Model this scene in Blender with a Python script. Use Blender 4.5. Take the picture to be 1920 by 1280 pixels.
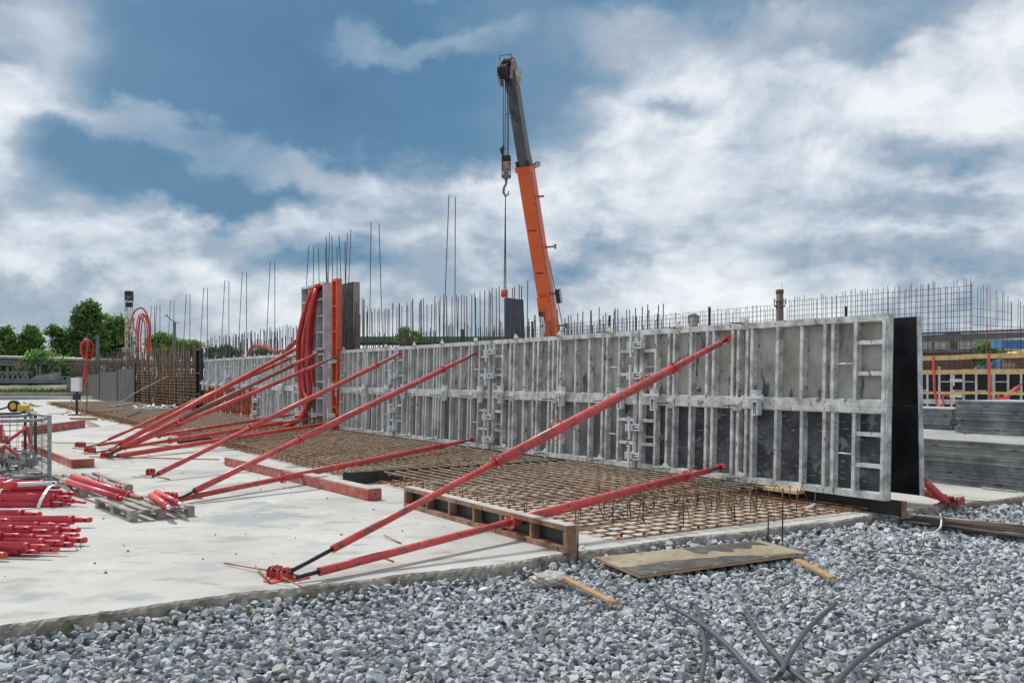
import bpy, bmesh, math, random
import numpy as np
from mathutils import Vector, Matrix
random.seed(7); np.random.seed(7)
scene = bpy.context.scene
for o in list(bpy.data.objects): bpy.data.objects.remove(o)
COL = scene.collection
R = math.radians

# ------------------------------------------------------------------ camera
FOC, HZ, EYE = 1700.0, 707.0, 1.8          # focal length and horizon row measured for a 1920 px wide frame
cd = bpy.data.cameras.new('camera'); cam = bpy.data.objects.new('camera', cd); COL.objects.link(cam)
cam.location = (0, 0, EYE); cam.rotation_euler = (R(90), 0, 0)
cd.sensor_width = 36; cd.lens = 36*FOC/1920; cd.shift_y = (HZ-640)/1920
cd.clip_start = .05; cd.clip_end = 3000
scene.camera = cam

# ------------------------------------------------------------------ sky and sun
SUN = Vector((-.62, .60, 1.0)).normalized()        # direction towards the sun
sl = bpy.data.lights.new('sun', 'SUN'); sl.energy = 3.2; sl.angle = R(5); sl.color = (1, .955, .89)
so = bpy.data.objects.new('sun', sl); COL.objects.link(so); so.location = (-20, 20, 40)
so.rotation_euler = SUN.to_track_quat('Z', 'Y').to_euler()
W = bpy.data.worlds.new('World'); scene.world = W; W.use_nodes = True
nt = W.node_tree; nt.nodes.clear()

class G:
    """tiny helper that chains shader nodes"""
    def __init__(s, tree): s.t = tree
    def n(s, typ, **kw):
        nd = s.t.nodes.new(typ)
        for k, v in kw.items(): setattr(nd, k, v)
        return nd
    def put(s, sock, v):
        if v is None: return
        if hasattr(v, 'is_output'): s.t.links.new(v, sock)
        else: sock.default_value = v
    def m(s, op, a, b=None, c=None, clamp=False):
        nd = s.n('ShaderNodeMath', operation=op, use_clamp=clamp)
        s.put(nd.inputs[0], a); s.put(nd.inputs[1], b); s.put(nd.inputs[2], c)
        return nd.outputs[0]
    def mixc(s, f, a, b, typ='MIX'):
        nd = s.n('ShaderNodeMix', data_type='RGBA', blend_type=typ)
        s.put(nd.inputs[0], f); s.put(nd.inputs[6], a); s.put(nd.inputs[7], b)
        return nd.outputs[2]
    def noise(s, vec, scale, detail=4, rough=.55, dist=0, out=0):
        nd = s.n('ShaderNodeTexNoise'); s.put(nd.inputs['Vector'], vec)
        nd.inputs['Scale'].default_value = scale; nd.inputs['Detail'].default_value = detail
        nd.inputs['Roughness'].default_value = rough; nd.inputs['Distortion'].default_value = dist
        return nd.outputs[out]
    def ramp(s, f, stops, interp='LINEAR'):
        nd = s.n('ShaderNodeValToRGB'); cr = nd.color_ramp; cr.interpolation = interp
        while len(cr.elements) < len(stops): cr.elements.new(.5)
        for e, (p, c) in zip(cr.elements, stops):
            e.position = p; e.color = tuple(c)+(1,) if not isinstance(c, (int, float)) else (c, c, c, 1)
        s.put(nd.inputs[0], f); return nd.outputs[0]
    def mapr(s, f, a, b, c=0, d=1, smooth=True):
        nd = s.n('ShaderNodeMapRange', interpolation_type='SMOOTHSTEP' if smooth else 'LINEAR')
        s.put(nd.inputs[0], f)
        for i, v in zip((1, 2, 3, 4), (a, b, c, d)): nd.inputs[i].default_value = v
        return nd.outputs[0]
    def scale(s, vec, sc, loc=(0, 0, 0)):
        nd = s.n('ShaderNodeMapping'); s.put(nd.inputs['Vector'], vec)
        nd.inputs['Scale'].default_value = sc; nd.inputs['Location'].default_value = loc
        return nd.outputs[0]

g = G(nt)
tc = g.n('ShaderNodeTexCoord').outputs['Generated']
sep = g.n('ShaderNodeSeparateXYZ'); nt.links.new(tc, sep.inputs[0])
X, Y, Z = sep.outputs
az = g.m('ARCTAN2', X, Y); el = g.m('ARCSINE', Z)
def cnoise(off, sc, det, rg, dist, sq):
    return g.noise(g.scale(tc, (1, 1, sq), off), sc, det, rg, dist)
warp = cnoise((3.1, 1.7, .4), 2.6, 7, .55, .0, 1.4)
warp2 = cnoise((9.2, 4.4, 2), 3.6, 8, .58, .0, 1.4)
az_w = g.m('ADD', az, g.m('MULTIPLY_ADD', warp, .44, -.22))
el_w = g.m('ADD', el, g.m('MULTIPLY_ADD', warp2, .26, -.13))
def blob(px, py, rx, ry, rot=0, soft=.55):
    """soft ellipse of heavier cloud, centre given as azimuth/elevation"""
    a0 = math.atan((px-960)/FOC); e0 = math.atan((HZ-py)/FOC*math.cos(a0))
    da = g.m('SUBTRACT', az_w, a0); de = g.m('SUBTRACT', el_w, e0)
    c, s_ = math.cos(rot), math.sin(rot)
    u = g.m('DIVIDE', g.m('ADD', g.m('MULTIPLY', da, c), g.m('MULTIPLY', de, s_)), rx/FOC)
    v = g.m('DIVIDE', g.m('SUBTRACT', g.m('MULTIPLY', de, c), g.m('MULTIPLY', da, s_)), ry/FOC)
    d = g.m('SQRT', g.m('ADD', g.m('MULTIPLY', u, u), g.m('MULTIPLY', v, v)))
    return g.mapr(d, 1.2, 1.2-soft)
def union(lst):
    r = None
    for a in lst:
        b = blob(*a); r = b if r is None else g.m('MAXIMUM', r, b)
    return r
dark = union(((560, 120, 430, 190, 0, .6), (400, 290, 330, 85, .05, .55), (880, 150, 330, 150, .15, .6), (1120, -10, 560, 130, .0, .8), (1640, -20, 380, 95, .0, .8)))
low = union(((1780, 505, 330, 52, .02, .9), (110, 560, 300, 48, -.1, .9), (1700, 410, 190, 60, 0, 1.), (620, 470, 200, 40, 0, 1.), (1150, 430, 170, 45, 0, 1.), (1700, 260, 150, 60, 0, 1.), (1330, 190, 110, 50, 0, 1.), (80, 350, 120, 90, 0, 1.), (40, 70, 190, 60, 0, 1.)))
# billowing relief: density here against density a little lower and away from the sun, so tops and sunward edges are bright
A1, A2 = (2.3, .7, 1.2), (2.345, .665, 1.11)
fa = cnoise(A1, 4.2, 10, .54, .35, 1.9); fb = cnoise(A2, 4.2, 10, .54, .35, 1.9)
fc = cnoise((7.3, 2.2, 4.1), 1.9, 6, .5, .1, 1.7)
fd = cnoise((1.9, 6.6, 3.3), 12, 9, .58, .4, 1.6)
fe = cnoise((1.92, 6.58, 3.255), 12, 9, .58, .4, 1.6)
relief = g.m('ADD', g.m('MULTIPLY', g.m('SUBTRACT', fb, fa), 1.9), g.m('MULTIPLY', g.m('SUBTRACT', fe, fd), 1.1))
edge = g.mapr(g.m('ADD', fa, g.m('MULTIPLY', g.m('SUBTRACT', fd, .5), .25)), .47, .535)
bill = g.m('ADD', g.m('ADD', g.m('MULTIPLY_ADD', edge, .26, .50), g.m('MULTIPLY', g.m('SUBTRACT', fc, .5), 1.0)), relief)
bill = g.mapr(bill, .25, 1.05, .48, .99, False)
inside = g.m('MULTIPLY_ADD', g.m('SUBTRACT', fc, .5), .9, .24)
inside = g.m('ADD', inside, g.m('MULTIPLY', g.m('SUBTRACT', fa, .5), .35))
veil = union(((330, 235, 330, 45, -.12, .9), (620, 300, 260, 40, -.1, .9), (1330, 60, 330, 55, 0, .9), (1250, 170, 200, 40, .2, .9), (120, 90, 160, 90, 0, .9), (760, 60, 200, 30, 0, 1.)))
inside = g.m('ADD', inside, g.m('MULTIPLY', veil, g.m('MULTIPLY_ADD', fa, .7, -.08)))
mxv = g.n('ShaderNodeMix', data_type='FLOAT'); g.put(mxv.inputs[0], dark); g.put(mxv.inputs[2], bill); g.put(mxv.inputs[3], inside)
val = g.m('SUBTRACT', mxv.outputs[0], g.m('MULTIPLY', low, g.m('MULTIPLY_ADD', dark, -.27, .27)))
colr = g.ramp(val, [(.0, (.050, .145, .265)), (.20, (.080, .200, .335)), (.38, (.20, .315, .44)), (.56, (.36, .43, .52)),
                    (.74, (.58, .645, .72)), (.98, (.86, .885, .905))])
sky = g.n('ShaderNodeTexSky', sky_type='NISHITA', sun_disc=False)
sky.sun_elevation = math.asin(SUN.z); sky.sun_rotation = math.atan2(SUN.x, SUN.y); sky.dust_density = 1.5
bg1 = g.n('ShaderNodeBackground'); bg1.inputs[1].default_value = .10; nt.links.new(sky.outputs[0], bg1.inputs[0])
bg2 = g.n('ShaderNodeBackground'); bg2.inputs[1].default_value = 1.0; nt.links.new(colr, bg2.inputs[0])
mx = g.n('ShaderNodeMixShader'); mx.inputs[0].default_value = .90
nt.links.new(bg1.outputs[0], mx.inputs[1]); nt.links.new(bg2.outputs[0], mx.inputs[2])
wo = g.n('ShaderNodeOutputWorld'); nt.links.new(mx.outputs[0], wo.inputs[0])
scene.view_settings.view_transform = 'Standard'; scene.view_settings.look = 'None'
scene.view_settings.exposure = 0.12; scene.view_settings.gamma = 1.0

# ------------------------------------------------------------------ materials
def M(name, cols, scale=5, rough=.7, metal=0, bump=.15, bscale=60, spots=(), stretch=(1, 1, 1), rvar=0, detail=5, attr=None, lo=.32, hi=.68, spec=.5, obj=False):
    m = bpy.data.materials.new(name); m.use_nodes = True; t = m.node_tree; g = G(t)
    bs = t.nodes['Principled BSDF']
    pos = g.n('ShaderNodeTexCoord').outputs['Object'] if obj else g.n('ShaderNodeNewGeometry').outputs['Position']
    vec = g.scale(pos, stretch)
    if len(cols) == 1: col = tuple(cols[0])+(1,)
    else:
        k = len(cols)-1
        col = g.ramp(g.noise(vec, scale, detail, .6), [(lo+(hi-lo)*i/k, c) for i, c in enumerate(cols)])
    if attr:
        at = g.n('ShaderNodeAttribute', attribute_name=attr)
        col = g.mixc(1.0, at.outputs['Color'], col, 'MULTIPLY')
    for i, (sc_, scl, thr, soft, *st) in enumerate(spots):
        v2 = g.scale(pos, st[0] if st else stretch, (3.3*i+1, 5.1*i, 2.7*i))
        f = g.mapr(g.noise(v2, scl, 6, .62), thr, thr+soft)
        col = g.mixc(f, col, tuple(sc_)+(1,))
    g.put(bs.inputs['Base Color'], col)
    bs.inputs['Metallic'].default_value = metal; bs.inputs['Specular IOR Level'].default_value = spec
    if rvar:
        g.put(bs.inputs['Roughness'], g.mapr(g.noise(pos, scale*2.3, 4), .3, .7, rough-rvar, rough+rvar))
    else: bs.inputs['Roughness'].default_value = rough
    if bump:
        bn = g.n('ShaderNodeBump'); bn.inputs['Strength'].default_value = bump; bn.inputs['Distance'].default_value = .01
        t.links.new(g.noise(vec, bscale, 5, .6), bn.inputs['Height']); t.links.new(bn.outputs[0], bs.inputs['Normal'])
    return m
A = {}
A['frame'] = M('weathered_frame_steel', [(.27, .27, .255), (.52, .53, .51), (.74, .75, .73)], 5, .55, .05, .25, 70,
    [((.14, .135, .125), 9, .60, .07, (1, 1, .5)), ((.24, .24, .225), 2.2, .60, .14), ((.66, .66, .62), 15, .66, .05), ((.07, .075, .09), 26, .67, .03)])
A['frame_far'] = M('cleaner_frame_steel', [(.36, .37, .37), (.52, .54, .54), (.66, .67, .67)], 3, .5, .2, .15, 60,
    [((.18, .175, .165), 8, .64, .08)])
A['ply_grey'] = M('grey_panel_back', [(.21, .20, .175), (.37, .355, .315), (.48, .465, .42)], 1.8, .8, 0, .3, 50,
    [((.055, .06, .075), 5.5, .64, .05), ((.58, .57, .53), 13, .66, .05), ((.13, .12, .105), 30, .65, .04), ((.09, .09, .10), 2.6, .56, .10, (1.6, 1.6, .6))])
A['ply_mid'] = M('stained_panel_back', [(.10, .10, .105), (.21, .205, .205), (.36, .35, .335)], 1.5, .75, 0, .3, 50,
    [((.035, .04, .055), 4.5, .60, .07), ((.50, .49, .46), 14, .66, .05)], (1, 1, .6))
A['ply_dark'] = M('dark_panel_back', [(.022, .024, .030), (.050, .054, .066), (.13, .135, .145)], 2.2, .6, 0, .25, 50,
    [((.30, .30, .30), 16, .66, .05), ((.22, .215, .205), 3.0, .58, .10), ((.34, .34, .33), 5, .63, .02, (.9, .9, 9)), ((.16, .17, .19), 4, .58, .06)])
A['ply_black'] = M('black_film_plywood', [(.008, .008, .011), (.014, .014, .019)], 2, .38, 0, .04, 30,
    [((.035, .035, .042), 18, .62, .12), ((.05, .05, .055), 1.5, .60, .2), ((.10, .10, .10), 40, .70, .02)], rvar=.12, spec=.4)
A['panel_blue'] = M('slate_plywood', [(.035, .045, .065), (.06, .075, .105)], 2, .5, 0, .05, 30, [((.12, .13, .15), 25, .66, .08)])
RUST = (.105, .062, .045)
def redmat(nm, c, wear, k=1.0):
    return M(nm, [tuple(x*.78 for x in c), c, tuple(min(1, x*1.15+.02) for x in c)], 3, .42, 0, .12, 40,
             [((.15, .105, .085), 10, wear, .03, (1, 1, 1.6)), (tuple(x*.5+.05 for x in c), 22, .62, .05), ((.42, .36, .33), 45, .69, .03)], rvar=.1)
A['red'] = redmat('worn_red_paint', (.64, .075, .068), .55)
A['red2'] = redmat('red_paint', (.64, .07, .06), .66)
A['red3'] = redmat('brown_worn_red_paint', (.42, .055, .04), .46)
A['crimson'] = redmat('fresh_crimson_paint', (.54, .040, .060), .70)
A['orange'] = M('orange_crane_paint', [(.62, .10, .025), (.72, .125, .03)], .8, .35, 0, .03, 20, [((.25, .05, .02), 6, .70, .04)])
A['orange_frame'] = M('orange_panel_paint', [(.52, .075, .025), (.70, .11, .035)], 4, .45, 0, .1, 40, [((.20, .06, .04), 9, .60, .06)])
A['rust_frame'] = M('rusty_red_frame', [(.20, .06, .035), (.36, .10, .055), (.50, .20, .13)], 3, .65, 0, .3, 50, [((.40, .17, .06), 6, .60, .08), ((.5, .45, .4), 18, .68, .04)])
A['rust_brown'] = M('rusty_brown_steel', [(.16, .085, .05), (.27, .15, .095), (.36, .25, .19)], 6, .7, 0, .3, 60, [((.40, .19, .05), 5, .60, .08), ((.45, .42, .38), 12, .66, .05)])
A['rebar'] = M('rusty_rebar', [(.11, .048, .022), (.31, .15, .062), (.46, .28, .14)], 5, .75, .2, .5, 120, [((.07, .055, .05), 3, .58, .1)])
A['rebar_dark'] = M('dark_rebar', [(.035, .028, .026), (.085, .062, .052), (.15, .10, .075)], 2, .7, .3, .5, 120)
A['rebar_grey'] = M('dusty_rebar', [(.13, .10, .08), (.30, .25, .20), (.46, .41, .35)], 5, .75, .1, .5, 120)
A['rebar_blue'] = M('grey_blue_rebar', [(.05, .055, .07), (.11, .12, .15)], 2, .7, .3, 0)
A['zinc'] = M('galvanised_steel', [(.58, .60, .61), (.80, .82, .83)], 12, .42, .2, .1, 60, [((.25, .25, .25), 30, .64, .05)])
A['zinc_dull'] = M('dull_galvanised_steel', [(.24, .26, .27), (.42, .44, .45)], 12, .5, .3, .1, 60, [((.12, .10, .09), 18, .62, .05)])
A['cage_steel'] = M('scratched_cage_steel', [(.20, .21, .22), (.38, .39, .40)], 9, .5, .3, .1, 60, [((.26, .13, .07), 14, .62, .05)])
A['zincdirt'] = M('cement_covered_plate', [(.42, .44, .40), (.66, .68, .63)], 20, .8, .1, .4, 60)
A['dark'] = M('dark_steel', [(.025, .025, .028), (.055, .05, .05)], 8, .5, .5, .1, 50)
A['black'] = M('black_paint', [(.012, .012, .015), (.03, .03, .034)], 5, .45, 0, .05, 40)
A['hole'] = M('hole_shadow_dark', [(.012, .012, .014)], bump=0, rough=.9)
A['brass'] = M('brass_nut', [(.42, .33, .17), (.55, .46, .28)], 20, .5, .6, .1, 50)
A['conc'] = M('pale_concrete', [(.37, .365, .34), (.475, .47, .44), (.54, .535, .505)], .55, .85, 0, .22, 22,
    [((.33, .325, .30), 1.1, .52, .16, (1, 2.2, 1)), ((.25, .235, .205), 7, .68, .05), ((.15, .14, .12), 24, .71, .02), ((.57, .57, .55), .8, .56, .2, (2, 1, 1)), ((.29, .275, .245), 3.2, .64, .04, (.5, 1.8, 1)), ((.30, .315, .325), .6, .56, .12), ((.42, .40, .355), 9, .56, .2)], lo=.3, hi=.7)
A['conc_edge'] = M('raw_concrete_edge', [(.15, .13, .105), (.27, .24, .205), (.44, .41, .365)], 5, .95, 0, 1.0, 24,
    [((.08, .07, .06), 18, .64, .05)])
A['conc_grey'] = M('grey_concrete', [(.28, .28, .27), (.42, .42, .40)], 1.5, .9, 0, .3, 20, [((.16, .16, .15), 3, .6, .1)])
A['gravelbed'] = M('gravel_bed', [(.05, .055, .06), (.16, .17, .18), (.32, .335, .345)], 16, .95, 0, 1.0, 22, detail=3)
A['stone'] = M('crushed_stone', [(.60, .62, .64), (.84, .86, .88), (1.0, 1.0, 1.0)], 14, .85, 0, .25, 70, [((.33, .36, .40), 45, .66, .05)], attr='tone')
A['wood_old'] = M('grey_pallet_wood', [(.20, .17, .14), (.33, .29, .245), (.42, .385, .34)], 6, .85, 0, .35, 60, [((.12, .095, .07), 14, .62, .06)], (1, 1, 3))
A['wood_new'] = M('fresh_yellow_timber', [(.50, .32, .13), (.63, .43, .20), (.70, .52, .28)], 5, .7, 0, .15, 40, [((.36, .20, .08), 9, .64, .05)])
A['wood_tan'] = M('tan_plank', [(.34, .20, .09), (.48, .31, .16)], 8, .75, 0, .25, 50, [((.22, .12, .05), 12, .6, .08)])
A['ply_tan'] = M('weathered_plywood', [(.20, .155, .09), (.30, .245, .16), (.36, .31, .22)], 2.2, .8, 0, .25, 40,
    [((.24, .19, .12), 1.2, .52, .2, (1, 1, 1)), ((.50, .48, .43), 7, .70, .03), ((.12, .09, .06), 9, .60, .07)])
A['plasticpipe'] = M('dark_grey_plastic', [(.055, .058, .072), (.085, .088, .105)], 8, .5, 0, .05, 50, [((.25, .25, .25), 30, .70, .05)])
A['white'] = M('white_enamel', [(.66, .68, .66), (.75, .77, .75)], 5, .4, 0, 0)
A['whiteplastic'] = M('white_plastic', [(.72, .73, .74), (.82, .82, .82)], 15, .5, 0, 0)
A['yellow'] = M('yellow_machine_paint', [(.60, .36, .02), (.70, .45, .04)], 8, .5, 0, .05, 40, [((.1, .08, .05), 12, .62, .05)])
A['rubber'] = M('black_rubber', [(.02, .02, .02), (.04, .038, .035)], 9, .85, 0, .2, 50)
A['hose'] = redmat('red_hose_rubber', (.50, .030, .030), .70)
A['hose_or'] = M('orange_conduit', [(.42, .06, .03), (.56, .10, .05)], 6, .5, 0, 0)
A['leaf'] = M('tree_leaves', [(.07, .15, .045), (.14, .25, .07), (.21, .33, .10)], .35, .65, 0, 0, attr='tone')
lt = A['leaf'].node_tree; lb = lt.nodes['Principled BSDF']; lg = G(lt); tr = lg.n('ShaderNodeBsdfTranslucent'); ms = lg.n('ShaderNodeMixShader'); ms.inputs[0].default_value = .4
lt.links.new(lb.inputs['Base Color'].links[0].from_socket, tr.inputs[0]); lt.links.new(lb.outputs[0], ms.inputs[1]); lt.links.new(tr.outputs[0], ms.inputs[2]); lt.links.new(ms.outputs[0], lt.nodes['Material Output'].inputs[0])
A['film'] = M('peeling_black_film', [(.035, .033, .033), (.07, .066, .062), (.13, .115, .09)], 4, .7, 0, .2, 40, [((.22, .18, .12), 8, .60, .06)], (1, 1, 1))
A['frame_redgrey'] = M('grey_frame_with_red_paint', [(.20, .17, .17), (.30, .25, .25), (.38, .14, .12)], 3, .65, 0, .2, 40, [((.42, .42, .41), 6, .62, .06)])
A['truss'] = M('dull_truss_steel', [(.17, .17, .175), (.30, .30, .30)], 1, .6, .2, 0, spots=[((.16, .10, .07), 2, .60, .1)])
A['bark'] = M('bark', [(.05, .04, .03), (.10, .085, .065)], 2, .9, 0, .4, 10)
A['grass'] = M('weeds', [(.07, .14, .02), (.15, .24, .04)], 1, .8, 0, 0)
A['soil'] = M('dry_soil', [(.10, .085, .065), (.19, .165, .13), (.27, .25, .21)], .35, .95, 0, .5, 4, [((.06, .10, .03), .25, .54, .08)])
A['mesh_grey'] = M('expanded_mesh_sheet', [(.060, .056, .058), (.105, .095, .09)], 1.2, .8, .2, .3, 90, [((.19, .12, .08), 2.2, .58, .1, (1, 1, .4)), ((.24, .24, .24), 8, .64, .08)])
A['brick'] = M('distant_brown_brick', [(.16, .085, .062), (.24, .13, .095)], 2, .9, 0, 0)
A['plaster'] = M('pale_wall', [(.42, .42, .39), (.54, .54, .50)], .6, .9, 0, 0)
A['plaster_tan'] = M('tan_wall', [(.34, .25, .18), (.42, .32, .23)], .6, .9, 0, 0)
A['roof'] = M('pale_sheet_roof', [(.36, .34, .31), (.46, .44, .41)], .5, .8, 0, 0, spots=[((.25, .21, .16), 1.2, .6, .1)])
A['roofgreen'] = M('green_sheet_roof', [(.035, .13, .075), (.06, .19, .11)], .7, .6, 0, 0)
A['blue'] = M('blue_sheet', [(.04, .16, .42), (.07, .23, .52)], 1, .5, 0, 0)
A['bluelight'] = M('pale_blue_sheet', [(.20, .34, .52), (.28, .42, .60)], 1, .5, 0, 0)
A['glass'] = M('dark_window_glass', [(.03, .04, .05)], rough=.1, bump=0)
A['steelgrey'] = M('painted_grey_steel', [(.12, .125, .135), (.20, .205, .215)], 1, .6, .2, 0)
A['steellight'] = M('light_steel', [(.38, .38, .37), (.52, .52, .50)], 1, .6, .2, 0, spots=[((.22, .15, .1), 2, .62, .1)])
A['boomgrey'] = M('greased_boom_steel', [(.055, .058, .068), (.11, .115, .13)], 1.2, .35, .4, .03, 20, [((.2, .19, .18), 6, .66, .05)])
A['chrome'] = M('chrome', [(.75, .76, .78)], rough=.15, metal=1, bump=0)
A['hookblock'] = M('worn_yellow_block', [(.16, .09, .06), (.30, .18, .12), (.40, .32, .25)], 5, .7, .1, .1, 20)
A['brickred'] = M('chimney_brick', [(.14, .10, .09), (.21, .15, .13)], .6, .9, 0, 0)
A['timber_red'] = M('worn_red_timber', [(.36, .075, .06), (.46, .12, .10), (.50, .26, .22)], 3.5, .75, 0, .3, 40, [((.50, .42, .38), 8, .60, .08), ((.20, .05, .04), 12, .64, .05)])
A['cement_top'] = M('cement_dusted_steel', [(.38, .35, .30), (.52, .50, .46)], 3, .9, 0, .3, 40, [((.36, .20, .12), 5, .62, .08)])
A['rope'] = M('pale_rope', [(.42, .35, .24), (.55, .47, .34)], 10, .9, 0, 0)
A['wire'] = M('steel_wire_rope', [(.05, .05, .055), (.09, .09, .10)], 10, .6, .5, 0)
A['debris'] = M('grey_debris', [(.16, .16, .15), (.36, .35, .33)], 9, .9, 0, .3, 40)

# ------------------------------------------------------------------ mesh builder
class MB:
    def __init__(s): s.v = []; s.f = []; s.m = []; s.s = []
    def face(s, idx, m=0, sm=False): s.f.append(tuple(idx)); s.m.append(m); s.s.append(sm)
    def hexa(s, p, m=0):
        """eight corners: bottom 0-3, top 4-7, both counter-clockwise from above"""
        b = len(s.v); s.v += [tuple(q) for q in p]
        for q in ((3, 2, 1, 0), (4, 5, 6, 7), (0, 1, 5, 4), (1, 2, 6, 5), (2, 3, 7, 6), (3, 0, 4, 7)):
            s.face([b+i for i in q], m)
        return s
    def box(s, x0, x1, y0, y1, z0, z1, m=0):
        return s.hexa([(x0, y0, z0), (x1, y0, z0), (x1, y1, z0), (x0, y1, z0), (x0, y0, z1), (x1, y0, z1), (x1, y1, z1), (x0, y1, z1)], m)
    def bar(s, p, q, w, h, up=(0, 0, 1), m=0, c=0):
        """box beam from p to q, w across, h along up; c is a corner chamfer"""
        p, q = Vector(p), Vector(q); d = (q-p).normalized(); x = d.cross(Vector(up))
        if x.length < 1e-5: x = d.cross(Vector((0, 1, 0)))
        x.normalize(); y = x.cross(d).normalized()
        if c: pts = [(-w/2+c, -h/2), (w/2-c, -h/2), (w/2, -h/2+c), (w/2, h/2-c), (w/2-c, h/2), (-w/2+c, h/2), (-w/2, h/2-c), (-w/2, -h/2+c)]
        else: pts = [(-w/2, -h/2), (w/2, -h/2), (w/2, h/2), (-w/2, h/2)]
        n = len(pts); b = len(s.v)
        for o in (p, q): s.v += [tuple(o+x*a+y*e) for a, e in pts]
        for i in range(n): s.face((b+i, b+(i+1) % n, b+n+(i+1) % n, b+n+i), m)
        s.face([b+i for i in reversed(range(n))], m); s.face([b+n+i for i in range(n)], m)
        return s
    def tube(s, pts, r, n=8, m=0, caps=True, sm=True):
        pts = [Vector(p) for p in pts]; k = len(pts); rs = r if isinstance(r, (list, tuple)) else [r]*k
        d0 = (pts[1]-pts[0]).normalized(); ref = Vector((0, 0, 1)) if abs(d0.z) < .9 else Vector((1, 0, 0))
        x = d0.cross(ref).normalized(); b = len(s.v)
        for i, p in enumerate(pts):
            d = (pts[min(i+1, k-1)]-pts[max(i-1, 0)]).normalized()
            x = (x-d*x.dot(d)).normalized(); y = d.cross(x)
            for j in range(n):
                a = 2*math.pi*(j+.5)/n
                s.v.append(tuple(p+(x*math.cos(a)+y*math.sin(a))*rs[i]))
        for i in range(k-1):
            for j in range(n):
                a0, a1 = b+i*n+j, b+i*n+(j+1) % n
                s.face((a0, a0+n, a1+n, a1), m, sm)
        if caps:
            s.face([b+j for j in range(n)], m); s.face([b+(k-1)*n+j for j in reversed(range(n))], m)
        return s
    def grid(s, P, m=0, sm=False):
        h, w = len(P), len(P[0]); b = len(s.v)
        for row in P: s.v += [tuple(p) for p in row]
        for i in range(h-1):
            for j in range(w-1): s.face((b+i*w+j, b+i*w+j+1, b+(i+1)*w+j+1, b+(i+1)*w+j), m, sm)
        return s
    def mesh(s, name, mats):
        me = bpy.data.meshes.new(name); me.from_pydata(s.v, [], s.f)
        mats = mats if isinstance(mats, (list, tuple)) else [mats]
        for mt in mats: me.materials.append(A[mt] if isinstance(mt, str) else mt)
        me.polygons.foreach_set('material_index', s.m); me.polygons.foreach_set('use_smooth', s.s); me.update()
        return me
    def build(s, name, mats, parent=None, loc=None):
        return put(name, s.mesh(name, mats), parent, loc)
def put(name, me, parent=None, loc=None, rot=None):
    o = bpy.data.objects.new(name, me); COL.objects.link(o)
    if parent is not None: o.parent = parent
    if loc is not None: o.location = loc
    if rot is not None: o.rotation_euler = rot
    return o
def tag(o, label=None, cat=None, group=None, kind=None):
    if label: o['label'] = label
    if cat: o['category'] = cat
    if group: o['group'] = group
    if kind: o['kind'] = kind
    return o
def thing(name, label, cat, loc=(0, 0, 0), rz=0, group=None):
    o = bpy.data.objects.new(name, None); COL.objects.link(o); o.empty_display_size = .1
    o.location = loc; o.rotation_euler = (0, 0, rz)
    return tag(o, label, cat, group)
KIDS = {}
def copy_tree(o, loc=None, rot=None, label=None, parent=None):
    c = o.copy(); COL.objects.link(c); c.parent = parent
    if loc is not None: c.location = loc
    if rot is not None: c.rotation_euler = rot
    if label: c['label'] = label
    for ch in [x for x in ALLCH(o)]: copy_tree(ch, parent=c)
    return c
def ALLCH(o):
    k = KIDS.get(o.name)
    if k is None: k = [x for x in bpy.data.objects if x.parent is o]; KIDS[o.name] = k
    return k
ORD = ['first', 'second', 'third', 'fourth', 'fifth', 'sixth', 'seventh', 'eighth', 'ninth', 'tenth', 'eleventh', 'twelfth',
       'thirteenth', 'fourteenth', 'fifteenth', 'sixteenth', 'seventeenth', 'eighteenth', 'nineteenth', 'twentieth']

# wall frame: u runs along the wall away from its near end, v across it (away from the raking props)
D1 = Vector((-.531, .847, 0)).normalized(); D2 = Vector((.847, .531, 0)).normalized()
W0 = Vector((4.816, 11.70, 0)); RZ = math.atan2(-D1.y, -D1.x)
def WP(u, v=0, z=0): return W0 + D1*u + D2*v + Vector((0, 0, z))
def at(px, py, Y): return Vector(((px-960)*Y/FOC, Y, EYE+(HZ-py)*Y/FOC))
def gnd(px, py, z=0):
    Y = FOC*(EYE-z)/(py-HZ); return Vector(((px-960)*Y/FOC, Y, z))
def wall_u(px, v=0):
    r = (px-960)/FOC; p = W0+D2*v
    return (p.x-p.y*r)/(-D1.x+D1.y*r)
def on_wall(px, py, v=0):
    p = WP(wall_u(px, v), v); p.z = EYE+(HZ-py)*p.y/FOC; return p

# ================================================================== GROUND
SLAB_U = .17
def slab_edge_u(v): return SLAB_U + .05*math.sin(v*1.3)+.03*math.sin(v*3.7+1)
ZG = -.15
b = MB(); b.grid([[(-700, -60, ZG-.09), (700, -60, ZG-.09)], [(-700, 2500, ZG-.09), (700, 2500, ZG-.09)]])
tag(b.build('ground', 'soil'), kind='structure')
# gravel bed: gently lumpy sheet in front of the slab
b = MB(); rows = []
for i in range(70):
    y = -3+i*.26; rows.append([(-9+j*.3, y, ZG-.035+.008*math.sin(j*.9+i*.5)+.008*math.sin(i*.7-j*.4)) for j in range(74)])
b.grid(rows, 0, True); tag(b.build('gravel_bed', 'gravelbed'), kind='structure')
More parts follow.
